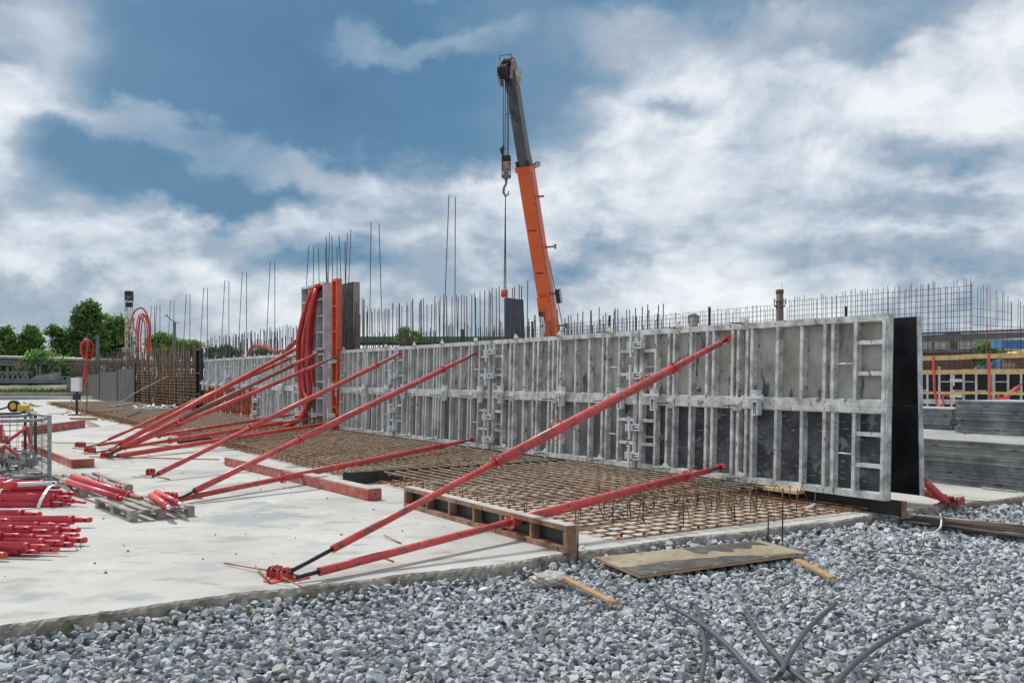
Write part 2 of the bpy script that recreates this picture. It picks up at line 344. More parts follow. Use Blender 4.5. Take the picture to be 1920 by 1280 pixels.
# concrete slab, its broken front edge
b = MB(); e = MB(); top = []; lip = []; up = []; mid = []; low = []; back = []
rs = random.Random(3); v = -34.0; chip = 0
while v < 40:
    st_ = .035 if -15 < v < 9 else .2
    if rs.random() < .03: chip = rs.uniform(.02, .06)
    chip *= .8; j_ = rs.uniform
    u = slab_edge_u(v)+.012*math.sin(v*9.1)+.008*math.sin(v*31)+chip
    top.append(WP(u+.035+j_(-.006, .012), v, 0)); lip.append(WP(u+.010+j_(-.010, .010), v, -.014+j_(-.010, .004)))
    up.append(WP(u+j_(-.014, .014), v, -.045+j_(-.01, .01))); mid.append(WP(u+j_(-.018, .014), v, -.085+j_(-.01, .01)))
    low.append(WP(u-.02+j_(-.02, .02), v, ZG-.06)); back.append(WP(75, v, 0)); v += st_
b.grid([top, back]); slab = tag(b.build('concrete_slab', 'conc'), kind='structure')
e.grid([low, mid, up, lip, top]); e.build('slab_edge', 'conc_edge', slab)
# a second pour beside the gravel on the far side of the wall
# small holes and pebbles on the slab
hb = MB(); rr = random.Random(11)
for px, py in ((489, 918), (427, 873), (420, 868), (640, 1002), (430, 875), (1395, 1003), (700, 955), (760, 960)):
    p = gnd(px, py, .001); hb.tube([p, p+Vector((0, 0, .012))], .018, 6)
for k in range(260):
    v = rr.uniform(-16, -4.6); u = rr.uniform(.3, 24); p = WP(u, v, .003)
    r = rr.uniform(.006, .018); hb.tube([p, p+Vector((0, 0, r))], [r, r*.5], 5, sm=False)
tag(hb.build('slab_grit', 'debris'), kind='stuff')

# crushed stone: one object of many real stones
def stones():
    rng = np.random.RandomState(5); var = []
    for k in range(30):
        bm = bmesh.new(); nn = rng.randint(10, 14)
        for i in range(nn):
            p = rng.normal(size=3); p /= np.linalg.norm(p)+1e-9; p *= rng.uniform(.8, 1.05)
            bm.verts.new(p*np.array([1, rng.uniform(.6, .95), rng.uniform(.45, .8)]))
        r = bmesh.ops.convex_hull(bm, input=bm.verts)
        dead = [x for x in bm.verts if not x.link_faces]
        for x in dead: bm.verts.remove(x)
        bm.verts.index_update(); bmesh.ops.triangulate(bm, faces=bm.faces)
        bm.verts.index_update()
        var.append((np.array([x.co[:] for x in bm.verts]), np.array([[q.index for q in f.verts] for f in bm.faces]))); bm.free()
    V = []; F = []; T = []; nv = 0
    pts = []
    cell = .062
    y = 3.9
    while y < 19:
        step = cell*(1 if y < 9 else 1.15 if y < 13 else 1.7)
        x = -.72*y-.8
        while x < .72*y+1.0:
            px_, py_ = x+rng.uniform(-.5, .5)*step, y+rng.uniform(-.5, .5)*step
            d = Vector((px_, py_, 0))-W0; uu, vv = d.dot(D1), d.dot(D2)
            if uu < slab_edge_u(vv)+.0: pts.append((px_, py_, step, uu-slab_edge_u(vv)))
            x += step
        y += step
    for (x, y, step, du) in pts:
        for lay in range(2):
            if lay == 1 and rng.rand() > .55: continue
            vs, fs = var[rng.randint(30)]
            s = step*(.46+.42*rng.rand()**1.6) * (1.0 if lay == 0 else 1.05) * (1.4 if rng.rand() < .10 else .55 if rng.rand() < .15 else 1)
            q = rng.normal(size=4); q /= np.linalg.norm(q); w_, a, b_, c = q
            RM = np.array([[1-2*(b_*b_+c*c), 2*(a*b_-c*w_), 2*(a*c+b_*w_)], [2*(a*b_+c*w_), 1-2*(a*a+c*c), 2*(b_*c-a*w_)], [2*(a*c-b_*w_), 2*(b_*c+a*w_), 1-2*(a*a+b_*b_)]])
            P = (vs*s)@RM.T; P[:, 2] *= .8
            zz = ZG-.004+lay*.022+rng.uniform(-.008, .014)+.018*math.sin(x*2.1+y*1.3)*math.sin(y*1.7)+.055*max(0, 1+du/.45)
            P += np.array([x+rng.uniform(-.02, .02), y+rng.uniform(-.02, .02), zz])
            t = rng.rand(); base = .42+.20*rng.rand()
            if t < .10: base = .17+.13*rng.rand()
            elif t > .95: base = .66+.1*rng.rand()
            tint = np.array([base*.965, base, base*1.015]) if rng.rand() > .08 else np.array([base*1.05, base*.97, base*.88])
            V.append(P); F.append(fs+nv); T.append(np.repeat(np.append(tint, 1)[None], len(vs), 0)); nv += len(vs)
    V = np.concatenate(V); F = np.concatenate(F); T = np.concatenate(T)
    me = bpy.data.meshes.new('gravel'); me.vertices.add(len(V)); me.vertices.foreach_set('co', V.ravel().astype('f4'))
    me.loops.add(F.size); me.loops.foreach_set('vertex_index', F.ravel().astype('i4'))
    me.polygons.add(len(F)); me.polygons.foreach_set('loop_start', np.arange(0, F.size, 3, dtype='i4'))
    try: me.polygons.foreach_set('loop_total', np.full(len(F), 3, dtype='i4'))
    except Exception: pass
    at_ = me.color_attributes.new('tone', 'FLOAT_COLOR', 'POINT'); at_.data.foreach_set('color', T.ravel().astype('f4'))
    me.materials.append(A['stone']); me.update(); me.validate(); me.shade_flat()
    print('stones', len(pts), 'tris', len(F))
    tag(put('gravel', me), kind='stuff')
stones()

# ================================================================== FORMWORK WALL
BZ, TH, TIER = .203, 2.42, 1.21
DEP = .12
TILT = math.atan(.065/2.42)
RIBS = [.48, .83, .95, 1.36, 1.81, 2.28, 2.41, 2.56, 2.70, 3.11, 3.26, 3.62, 4.0, 4.15, 4.47]
_pm = {}
def panel_meshes(L, H, dep, holes, kr):
    key = (L, H, dep, holes, kr)
    if key in _pm: return _pm[key]
    fr = MB(); w = .085
    # frame members: hollow-section look with a small step on the inner edge
    for (x0, x1, z0, z1) in ((0, L, H-w, H), (0, L, 0, w)):
        fr.box(x0, x1, 0, dep-.014, z0, z1)
        fr.box(x0+w, x1-w, .035, dep-.016, (z0-.012) if z0 > 0 else z1, z0 if z0 > 0 else z1+.012)
    for x0 in (0, L-w):
        fr.box(x0, x0+w, .0, dep-.014, w, H-w)
        fr.box(x0+.03, x0+w-.03, -.006, 0, w*.7, H-w*.7)
    if holes:
        k = 0; x = .35
        while x < L-.2:
            for z in (w*.5, H-w*.5): fr.tube([(x, .004, z), (x, -.0015, z)], .011, 6, 1, sm=False)
            x += .9
    rb = MB(); rw = .052; rd = dep-.016
    rb.box(-rw, 0, .004, rd, w, H-w); rb.box(-rw-.008, .008, rd-.02, rd-.001, w, H-w)
    if holes:
        for z in (.18, .25, .42*H, H-.24, H-.32): rb.tube([(-.002, .05, z), (.0015, .05, z)], .010, 6, 1, sm=False)
    sh = MB(); sh.box(.004, L-.004, dep-.014, dep, .004, H-.004)
    st = MB(); st.box(0, .36, .012, .055, -.028, .028)
    rod = MB(); rod.tube([(0, .03, 0), (.30, .03, 0)], .009, 6)
    out = dict(frame=fr, rib=rb, facing_sheet=sh, cross_stub=st, rod=rod)
    _pm[key] = out; _pm[key+('m',)] = {}
    return out
def pm(L, H, dep, holes, kr, part, mats):
    d = panel_meshes(L, H, dep, holes, kr); c = _pm[(L, H, dep, holes, kr, 'm')]
    k = (part, tuple(mats))
    if k not in c: c[k] = d[part].mesh(part, mats)
    return c[k]
def panel(u, v, z, L, label, fm='frame', pmat='ply_grey', H=TIER, ribs=None, flip=False, tilt=TILT, group=None, holes=True, stubs=True, dep=DEP, dv=None, name='formwork', rot90=False, roots=None):
    """L along the wall from u (near end) to u+L; front (ribbed) face towards the props unless flip"""
    if flip: loc = WP(u, v, z)
    else: loc = WP(u+L, v, z)
    t = thing(name, label, 'formwork panel', loc, 0, group)
    if flip: t.rotation_euler = (Matrix.Rotation(RZ+math.pi, 3, 'Z') @ Matrix.Rotation(-tilt, 3, 'X')).to_euler()
    else: t.rotation_euler = (Matrix.Rotation(RZ, 3, 'Z') @ Matrix.Rotation(-tilt, 3, 'X')).to_euler()
    hd = holes
    put('frame', pm(L, H, dep, hd, 0, 'frame', [fm, 'hole']), t)
    put('facing_sheet', pm(L, H, dep, hd, 0, 'facing_sheet', [pmat]), t)
    rl = RIBS if ribs is None else ribs
    rl = [r*(L/4.9) if ribs is None else r for r in rl]
    for r in rl: put('rib', pm(L, H, dep, hd, 0, 'rib', [fm, 'hole']), t, (L-r, 0, 0))
    if stubs:
        a, c = rl[0], rl[-1]
        for zz in (H*.36, H*.70):
            for x0, x1 in ((L-a, L-.085), (.085, L-c-.052)):
                o = put('cross_stub', pm(L, H, dep, hd, 0, 'cross_stub', [fm]), t, (x0, 0, zz)); o.scale = ((x1-x0)/.36, 1, 1)
        for x0 in (L-rl[1], L-rl[-1]-.35*L/4.9+.04):
            o = put('tie_rod', pm(L, H, dep, hd, 0, 'rod', ['zinc']), t, (x0, 0, H*.47)); o.scale = (.95*L/4.9, 1, 1)
    return t
starts = [(0.0, 4.93), (5.0, 4.96), (10.06, 4.96), (15.12, 3.99)]
near = ['beside the black sheet at the wall end', 'between the first and second clamped seams', 'between the second and third clamped seams', 'between third clamped seam and orange post']
for i, (u, L) in enumerate(starts):
    for tier in (0, 1):
        z = BZ+tier*(TIER+.002)
        v = tier*TIER*math.tan(TILT)
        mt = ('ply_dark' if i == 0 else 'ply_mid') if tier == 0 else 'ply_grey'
        lab = ('%s grey ribbed formwork panel %s, %s' % ('lower' if tier == 0 else 'upper', near[i],
               'dark stained boards' if (tier == 0 and i == 0) else 'pale grey boards' if tier else 'mottled grey boards'))
        rj = [r+random.uniform(-.02, .02) for r in RIBS]
        if tier == 0 and i in (1, 3): rj = [r for r in rj]
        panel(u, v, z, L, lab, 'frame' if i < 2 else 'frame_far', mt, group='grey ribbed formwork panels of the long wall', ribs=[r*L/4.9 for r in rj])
# back form (plywood side visible through the open end)
for i, (u, L) in enumerate([(.11, 4.93), (5.11, 4.96), (10.17, 4.96)]):
    for tier in (0, 1):
        lab = '%s back formwork panel %s' % ('lower' if tier == 0 else 'upper', ['with bare black inner sheet at the wall end', 'second from the open wall end behind the front form', 'third from the open wall end behind the front form'][i])
        panel(u, .885+DEP-tier*.032, BZ+tier*(TIER+.002), L, lab, 'frame', 'ply_black', flip=True, group='back formwork panels', holes=False)
# dark kicker (stop-end) boards beneath the forms
b = MB()
t = thing('edge_board', 'dark rusty edge board on the slab under the front formwork, ending at the gravel', 'edge board', WP(-.12, .2, 0), RZ)
for k in range(12):
    bb = MB(); x0 = -(k+1)*2.45; bb.box(x0+.01, x0+2.44, 0, .05, -.0, .196); bb.build('board', 'black', t)
bb = MB(); bb.box(-.02, .0, -.004, .08, -.03, .195); bb.box(.0, .012, .01, .06, .0, .15); bb.build('end_cap', 'rust_brown', t)

t = tag(MB().bar((0, 0, 0), (-.62, 0, 0), .16, .05).build('timber_packer', 'wood_new'), 'small yellow timber packer wedged beneath the front formwork near its open end', 'packer')
t.location = WP(1.35, -.02, BZ-.028); t.rotation_euler = (0, 0, RZ)
# clamps ------------------------------------------------------------
def make_clamp():
    t = thing('formwork_clamp', 'x', 'clamp', group='galvanised clamps on the long form wall')
    m = MB(); m.box(-.155, -.005, -.082, -.004, -.05, .05)
    for z0 in (-.05, .028): m.box(-.005, .16, -.085, -.010, z0, z0+.022)
    m.box(.145, .162, -.092, -.004, -.027, .027); m.box(-.165, -.150, -.095, -.002, -.058, .058)
    m.build('body', ['zinc'], t)
    m = MB(); m.box(-.002, .145, -.060, -.012, -.026, .026); m.build('slot', 'hole', t)
    m = MB(); m.box(-.085, -.053, -.108, -.083, -.165, .145); m.box(-.105, -.033, -.112, -.083, .145, .160); m.box(-.105, -.033, -.112, -.083, -.178, -.165); m.build('wedge', 'zinc', t)
    m = MB(); m.bar((.03, -.072, 0), (.135, -.072, 0), .03, .03, c=.006); m.build('jaw', 'zinc_dull', t)
    return t
proto = make_clamp(); used = [False]
def clamp(u, z, vert, label, v=-.0, s=1.0):
    s = s*1.15
    vv = v+(z-BZ)*math.tan(TILT)
    loc = WP(u, vv, z)
    rot = (Matrix.Rotation(RZ, 3, 'Z') @ (Matrix.Rotation(math.pi/2, 3, 'Y') if vert else Matrix.Identity(3)) @ Matrix.Rotation(random.uniform(-.05, .05), 3, 'Y')).to_euler()
    if not used[0]:
        used[0] = True; o = proto; o.location = loc; o.rotation_euler = rot; o['label'] = label
    else: o = copy_tree(proto, loc, rot, label)
    o.scale = (s, s, s)
    return o
zz_seam = [(2.36, 'top'), (1.83, 'second'), (.92, 'third'), (.42, 'lowest')]
for si, (u, nm) in enumerate(((4.99, 'first clamped seam from the wall end'), (10.02, 'middle clamped seam'), (15.1, 'clamped seam left of centre'))):
    for z, w in zz_seam: clamp(u-.02, z, False, 'galvanised clamp lying level across the %s, %s one there' % (nm, w))
for k, u in enumerate((2.17, 4.47, 5.38, 7.2, 9.51, 10.4, 12.11, 14.45, 15.5, 17.07, 19.2)):
    clamp(u, 1.42, True, 'upright galvanised clamp joining the tiers, %s from the open wall end' % ORD[k])
# tie plates ---------------------------------------------------------
def make_tie():
    t = thing('tie_plate', 'x', 'tie plate', group='tie plates on the long form wall')
    m = MB(); s = .086
    m.hexa([(-s, -.004, -s), (s, -.004, -s), (s, 0.0, -s), (-s, 0.0, -s), (-s, -.004, s), (s, -.004, s), (s, 0.0, s), (-s, 0.0, s)])
    # shallow pyramid
    b = len(m.v); s = .082; m.v += [(-s, -.005, -s), (s, -.005, -s), (s, -.005, s), (-s, -.005, s), (0, -.020, 0)]
    for i in range(4): m.face((b+i, b+(i+1) % 4, b+4))
    m.build('plate', 'zincdirt', t)
    m = MB(); m.tube([(0, -.03, 0), (0, -.06, 0)], .017, 6, sm=False)
    for a in (0, 2.1, 4.2): m.bar((0, -.05, 0), (.035*math.cos(a), -.055, .035*math.sin(a)), .012, .012)
    m.build('nut', 'brass', t)
    m = MB(); m.tube([(0, .10, 0), (0, -.30, 0)], .0085, 6); m.build('rod', 'dark', t)
    return t
tproto = make_tie(); tu = [False]
def tie(u, z, label, v=0):
    vv = v+(z-BZ)*math.tan(TILT)-.002; loc = WP(u, vv, z)
    rot = (Matrix.Rotation(RZ, 3, 'Z') @ Matrix.Rotation(random.uniform(.5, 1.1) if random.random() < .6 else random.uniform(-.15, .15), 3, 'Y')).to_euler()
    if not tu[0]: tu[0] = True; o = tproto; o.location = loc; o.rotation_euler = rot; o['label'] = label; return o
    return copy_tree(tproto, loc, rot, label)
for row, z, us in (('top rail', 2.62, (2.49, 3.98, 5.78, 7.38, 9.01, 10.73, 12.39, 13.94, 15.72, 17.22, 18.84)),
                   ('middle rail', 1.37, (2.6, 4.11, 5.84, 7.53, 9.11, 10.9, 12.45, 13.98, 15.9, 17.4, 19.0)),
                   ('bottom rail', .27, (2.50, 4.2, 6.0, 7.8, 9.4, 11.0, 12.6, 14.1, 15.8, 17.3, 18.9))):
    for k, u in enumerate(us): tie(u, z, 'square cement-dusted tie plate on the %s, %s from the open wall end' % (row, ORD[k]))

# left run of forms beyond the tower ---------------------------------
LB = BZ
for i, u in enumerate((22.65, 27.85, 31.95)):
    L = [5.15, 4.05, 4.3][i]
    for tier in (0, 1):
        orange = (tier == 0 and i > 0)
        panel(u, tier*.032, LB+tier*(TIER+.002), L, '%s %s formwork panel %s left of the hose tower' % ('lower' if tier == 0 else 'upper', 'rusty orange' if orange else 'pale grey', ['just', 'second', 'farthest'][i]),
              'rust_frame' if orange else 'frame_far', 'rust_frame' if orange else 'ply_grey', group='formwork panels left of the tower', holes=False)
for k, (u, z, vt) in enumerate(((22.9, 1.42, 1), (24.6, 1.42, 1), (26.2, 1.42, 1), (27.8, 1.75, 0), (27.8, .9, 0), (27.8, .42, 0), (28.9, 1.42, 1), (30.4, 1.42, 1), (31.9, 1.85, 0), (31.9, .95, 0), (32.6, 1.42, 1), (33.8, 1.42, 1), (35.4, 1.42, 1), (36.2, 1.42, 1))):
    clamp(u, z, bool(vt), 'galvanised clamp on the form wall left of the tower, %s counting leftwards' % ORD[k], s=1.15)
for k, u in enumerate((23.4, 24.9, 26.4, 28.2, 29.6, 31.2, 32.8, 34.3, 35.8)):
    tie(u, 2.62, 'tie plate on the top rail left of the tower, %s counting leftwards' % ORD[k])
    tie(u+.3, .27, 'tie plate on the bottom rail left of the tower, %s counting leftwards' % ORD[k])

# tall narrow panels -------------------------------------------------
def ladder(u0, L, v, z0, H, label, fm, pmat, rungs, dep=.15, mull=(), flip=False, cat='formwork panel', endm=None):
    """upright panel: frame, cross rungs, sheet"""
    loc = WP(u0+L, v, z0) if not flip else WP(u0, v, z0)
    t = thing('tall_formwork', label, cat, loc, RZ if not flip else RZ+math.pi)
    w = .075; m = MB()
    m.box(0, w, 0, dep-.014, 0, H); m.box(L-w, L, 0, dep-.014, 0, H); m.box(w, L-w, 0, dep-.014, 0, w); m.box(w, L-w, 0, dep-.014, H-w, H)
    m.build('frame', fm, t)
    m = MB(); m.box(.003, L-.003, dep-.014, dep, .003, H-.003); m.build('facing_sheet', pmat, t)
    rm = MB(); rm.box(w, L-w, .006, dep-.016, -.03, .03); me = rm.mesh('rung', [fm])
    for z in rungs: put('rung', me, t, (0, 0, z))
    if mull:
        mm = MB(); mm.box(-.035, .035, .012, dep-.018, w, H-w); me2 = mm.mesh('mullion', [fm])
        for x in mull: put('mullion', me2, t, (x, 0, 0))
    return t
TZ = .1
rg = [.45, .95, 1.45, 2.0, 2.12, 2.62, 3.12, 3.62, 4.02]
TOPZ = 4.78
HT = TOPZ-TZ
rg = [i*HT/9 for i in range(1, 9)]+[HT*.52]
ladder(19.81, 2.10, -.22, TZ, HT, 'tall pale grey ladder-framed panel of the tower, draped with red hose', 'frame_far', 'panel_blue', rg, .36, (.7, 1.4))
ladder(19.14, .43, -.05, TZ, HT+.06, 'tall narrow orange formwork panel standing in the wall beside the grey tower panel', 'orange_frame', 'orange_frame', [i*HT/6 for i in range(1, 6)], .17)
ladder(22.52, .5, -.12, TZ, 2.3, 'short dark panel on the left side of the tower', 'frame_far', 'ply_grey', [.6, 1.2, 1.8])
ladder(20.15, 2.3, .98+.15, TZ, HT+.1, 'tall black-faced back panel of the tower with reddish end', 'frame_redgrey', 'ply_black', rg, .24, flip=True)
ladder(22.9, .55, .6, TZ, 3.75, 'black sheet standing behind the left forms by the tower', 'black', 'ply_black', [1., 2., 3.])
ladder(36.45, .95, -.1, 0, 3.15, 'tall dark stop-end panel at the left end of the grey forms', 'black', 'ply_black', [1., 2.])
for k, (u, z, vv) in enumerate(((19.35, 2.3, -.1), (19.35, 1.55, -.1), (19.35, .62, -.1), (20.5, .6, -.2), (20.5, 1.4, -.2), (21.9, .6, -.25), (20.75, 2.6, -.25), (22.4, 2.5, -.25))):
    clamp(u, z, False, 'galvanised clamp around the foot of the tower, %s of eight' % ORD[k], v=vv, s=1.15)

# ================================================================== REBAR
def rebar_mesh(L, r=.009, n=5, mat='rebar'):
    m = MB(); m.tube([(0, 0, 0), (L, 0, 0)], r, n, sm=True); return m.mesh('rebar', [mat])
_rm = {}
def bar_obj(p, q, r, mat, parent, name='rebar', n=5):
    """single straight bar as its own object; meshes shared by radius and material (unit length scaled)"""
    k = (round(r, 4), mat, n)
    if k not in _rm:
        m = MB(); m.tube([(0, 0, 0), (0, 0, 1)], r, n); _rm[k] = m.mesh(name, [mat])
    d = Vector(q)-Vector(p); o = put(name, _rm[k], parent, p); o.rotation_euler = d.to_track_quat('Z', 'Y').to_euler(); o.scale = (1, 1, d.length)
    return o
def mat_layer(t, u0, u1, v0, v1, z, su, sv, r, mat='rebar', jit=.02, ext=.12, m2=None):
    """bars across (parallel v) and along (parallel u) in the frame of thing t placed at WP(0,0,0) rotated RZ"""
    u = u0
    while u <= u1:
        a = u+random.uniform(-jit, jit)
        bar_obj((-a, v0-random.uniform(0, ext), z), (-a+random.uniform(-jit, jit), v1, z+random.uniform(-.004, .004)), r, mat, t); u += su
    v = v0
    while v <= v1:
        bar_obj((-u0+random.uniform(0, ext), v, z+2*r), (-u1, v+random.uniform(-jit, jit), z+2*r), r, m2 or mat, t); v += sv
V0 = -4.3
t = thing('rebar_mat', 'rusty rebar mat tied over the bright slab at the wall end by the gravel', 'rebar mat', W0, RZ)
mat_layer(t, .42, 6.8, V0+.25, .15, .035, .22, .22, .0095)
t2 = thing('rebar_mat', 'upper rusty rebar mat on chairs behind the brown box panel', 'rebar mat', W0, RZ)
mat_layer(t2, 1.9, 6.75, V0+.3, .12, .190, .25, .21, .0098, m2='rebar_grey')
rr = random.Random(21); u = 2.0
while u < 6.7:
    for v in (V0+.35, -3.4, -2.6, -1.8, -1.0, -.3):
        bar_obj((-u, v, .03), (-u+rr.uniform(-.02, .02), v, .22), .006, 'rebar_dark', t2, 'chair_leg')
    u += .42
t3 = thing('rebar_chair', 'zigzag rebar spacers standing on the near mat in front of the wall', 'rebar chair', W0, RZ)
for v in (-3.2, -2.5, -1.75, -1.0, -.3):
    u = .95
    while u < 2.7:
        s_ = rr.uniform(.10, .18); h = rr.uniform(.34, .44)*(.8 if v > -2.6 else .6)
        bar_obj((-u, v, .03), (-u-s_, v+rr.uniform(-.05, .05), h), .006, 'rebar_dark', t3, 'zigzag_bar')
        bar_obj((-u-s_, v, h), (-u-2*s_, v+rr.uniform(-.05, .05), .03), .006, 'rebar_dark', t3, 'zigzag_bar'); u += rr.uniform(.3, .5)
for k in range(26):
    u, v = rr.uniform(.6, 2.6), rr.uniform(-3.9, -.2)
    bar_obj((-u, v, 0), (-u+rr.uniform(-.02, .02), v, rr.uniform(.22, .42)), .007, 'rebar_dark', t3, 'upright_bar')
for k in range(14):
    u, v = .5+.1*rr.random(), -3.9+k*.3
    bar_obj((-u, v, 0), (-u, v, .05), .016, 'black', t3, 'spacer_block', 6)
t = thing('rebar_mat', 'double rusty rebar mat between the red long beam and the wall', 'rebar mat', W0, RZ)
mat_layer(t, 7.1, 20.5, V0+.1, .12, .035, .2, .2, .008)
t = thing('rebar_mat', 'top layer of the rusty rebar mat under the raking props', 'rebar mat', W0, RZ)
mat_layer(t, 7.1, 20.5, V0+.15, .10, .165, .2, .2, .0085, m2='rebar_grey')
u = 7.3
while u < 20:
    for v in (V0+.2, -3.5, -2.7): bar_obj((-u, v, .0), (-u, v, .175), .006, 'rebar_dark', t, 'chair_leg')
    u += .33
t = thing('rebar_mat', 'far brown rebar mat running along the left forms', 'rebar mat', W0, RZ)
for v in [V0+.1+.2*i for i in range(22)]: bar_obj((-20.7, v, .185), (-60, v, .185), .010, 'rebar_grey', t)
m = MB()
for z in (.035, .165):
    u = 20.7
    while u < 60: m.tube([(-u, V0-random.uniform(0, .4), z), (-u, .1, z)], .010, 4); u += .2 if u < 40 else .3
tag(m.build('cross_bars', 'rebar', t), kind='stuff')
# stop-end dark board crossing the mat
t = thing('stop_end_board', 'black stop-end board crossing the rebar mat between its two parts', 'board', WP(6.95, V0-.35, 0), RZ)
m = MB(); m.bar((0, 0, .105), (0, 4.4, .105), .035, .21, c=.004); m.build('board', 'black', t)
for k in range(5): m = MB(); m.box(-.04, -.016, .2+k, .26+k, 0, .19); m.build('batten', 'black', t)

# starter bars rising between the two forms
def uprights(label, us, v, z0, zt, r=.009, mat='rebar_dark', lean=.05, rings=()):
    t = thing('rebar_cage', label, 'rebar cage', W0, RZ)
    for u in us:
        z1 = zt(u)+random.uniform(-.12, .10)
        bar_obj((-u, v+random.uniform(-.04, .04), z0), (-u+random.uniform(-lean, lean)*1.4, v+random.uniform(-lean, lean), z1), r, mat, t)
    for z in rings: bar_obj((-us[0], v+.02, z), (-us[-1], v+.02, z), .006, mat, t, 'cross_bar')
    return t
fr = lambda a, b_, s: [a+i*s for i in range(int((b_-a)/s)+1)]
uprights('long dark starter bars rising above the wall between tower and hanging sheet', fr(8.9, 19.1, .15), .25, .02, lambda u: 3.78, .0105, rings=(.6, 1.2, 1.8))
uprights('shorter rear row of starter bars between tower and hanging sheet', fr(8.9, 19.1, .14), .72, .02, lambda u: 3.12, .009, 'rebar_dark', rings=(.6, 1.2, 1.8))
uprights('starter bars rising behind the crane foot and first seam', fr(4.6, 8.8, .14), .25, .02, lambda u: 3.08, .0095, rings=(.6, 1.2))
uprights('low starter bars behind the crane foot in the rear row', fr(4.6, 8.8, .15), .72, .02, lambda u: 2.88, .008, rings=(.6, 1.2))
uprights('short bars hidden in the open wall end', fr(.4, 4.4, .25), .3, .02, lambda u: 2.2, .009, rings=(.6, 1.2, 1.8))
uprights('dense starter bars above the left grey forms, front row', fr(22.9, 36.3, .17), .22, .02, lambda u: 3.62, .012, 'rebar_blue', .06, rings=(1., 2.))
uprights('dense starter bars above the left grey forms, rear row', fr(22.9, 36.3, .15), .68, .02, lambda u: 3.35, .010, 'rebar_dark', .08, rings=(1., 2.))
uprights('tall bars fanning out of the tower top', fr(19.2, 21.6, .22), .35, .02, lambda u: 6.3+.25*math.sin(u*9), .012, 'rebar_dark', .28)
uprights('bars standing against the black back panel of the tower', fr(18.3, 19.4, .17), .55, .02, lambda u: 4.2, .011, 'rebar_dark', .12)
# tall hairpin loops
pins = [(848, 367), (703, 417), (581, 461), (511, 490), (458, 510), (425, 526), (384, 540), (352, 552), (322, 563), (297, 572), (288, 574)]
for k, (px, py) in enumerate(pins):
    u = wall_u(px, .45); p = WP(u, .45); zt = EYE+(HZ-py)*p.y/FOC
    t = thing('hairpin_bar', 'tall thin hairpin bar with square top, %s from the crane going left' % ORD[k], 'rebar hairpin', WP(u, .45, 0), RZ+math.pi/2, 'tall hairpin bars above the wall')
    w0, w1 = (.095, .17) if k != 1 else (.13, .0)
    ln = random.uniform(-.05, .05)
    m = MB(); r = .010+.0006*k
    m.tube([(-w1-.26, -.12, .02), (-w0+ln+.01, 0, zt), (w0+ln, 0, zt-.02), (w0+(.26 if k == 1 else .03), .12, .02)], r*1.15, 5, sm=False)
    m.build('hairpin_wire', 'rebar_dark', t)

# rusty dense cage and grey mesh sheets far left
t = thing('rebar_cage', 'dense rusty rebar cage standing left of the dark stop-end panel', 'rebar cage', W0, RZ)
for k in range(150):
    u = 37.6+k*.105; z1 = 3.35+random.uniform(-.35, .35)-(.0 if u < 45 else .02*(u-45)); v = random.choice((0, .5))
    bar_obj((-u, v, .1), (-u+random.uniform(-.06, .06), v, z1), .014, random.choice(('rebar', 'rebar_dark', 'rebar_dark', 'rebar_grey')), t)
for z in [.3+.17*i for i in range(12)]:
    bar_obj((-37.5, -.02, z), (-53.6, -.02, z), .011, 'rebar', t, 'cross_bar')
m = MB()
for k in range(300):
    u = 37.6+random.random()*16; m.tube([(-u, random.uniform(.1, .9), .1), (-u+random.uniform(-.05, .05), random.uniform(.1, .9), 2.2+random.uniform(-.4, .9))], .013, 3)
for z in [.25+.15*i for i in range(13)]: m.tube([(-37.5, .8, z), (-53.6, .8, z)], .012, 3)
tag(m.build('inner_bars', 'rebar_dark', t), kind='stuff')
t = thing('mesh_wall', 'grey mesh-covered wall cage with dark joints at the far left end', 'mesh wall', W0, RZ, None)
us = [54.2, 61.0, 69.5, 77.0, 85.5, 92]
for k in range(5):
    m = MB(); h = 2.35-.15*k; x0, x1 = -us[k]-.35, -us[k+1]+.0
    m.box(x1, x0, 0, .03, 0, h); m.build('mesh_sheet', 'mesh_grey', t)
    m = MB(); m.box(x0, x0+.35, -.03, .04, 0, h+.45-.1*k); m.build('joint_board', 'black', t)
t2 = thing('rebar_cage', 'fine rusty bars rising behind the grey mesh wall', 'rebar cage', W0, RZ)
m = MB()
for k in range(520):
    u = 54+38*random.random(); m.tube([(-u, random.uniform(.1, .8), .1), (-u+random.uniform(-.1, .1), random.uniform(.1, .8), 3.4-.018*(u-54)+random.uniform(-.5, .6))], .014, 3)
for k in range(380):
    u = 54+34*random.random(); m.tube([(-u, .4, .1), (-u, .4, 2.2-.02*(u-54))], .010, 3)

tag(m.build('fine_bars', 'rebar_dark', t2), kind='stuff')

# far cage of the building's right side (grid seen over the wall)
Cn = Vector((19.8, 39.0, 0))
t = thing('rebar_cage', 'tall grey rebar grid of the far wall seen above the formwork on the right', 'rebar cage', Cn, RZ)
k = 0; u = 0
while u < 42 and k < 290:
    gap = (10.2 < u < 10.9)
    if not gap: bar_obj((-u, 0, 0), (-u+random.uniform(-.04, .04), random.uniform(-.03, .03), (5.95 if u < 10 else 5.6)+random.uniform(-.22, .16)), .013, random.choice(('rebar_blue', 'rebar_dark')), t)
    u += .20 if k % 2 else .09; k += 1
for i in range(15):
    z = 2.1+i*.26; bar_obj((0, .03, z), (-10.1, .03, z+.04), .010, 'rebar_dark', t, 'cross_bar'); bar_obj((-10.9, .03, z-.1), (-40, .03, z-.2), .011, 'rebar_blue', t, 'cross_bar')
t = thing('rebar_cage', 'thinner bars stepping down to the right of the far grid corner', 'rebar cage', Cn, 0)
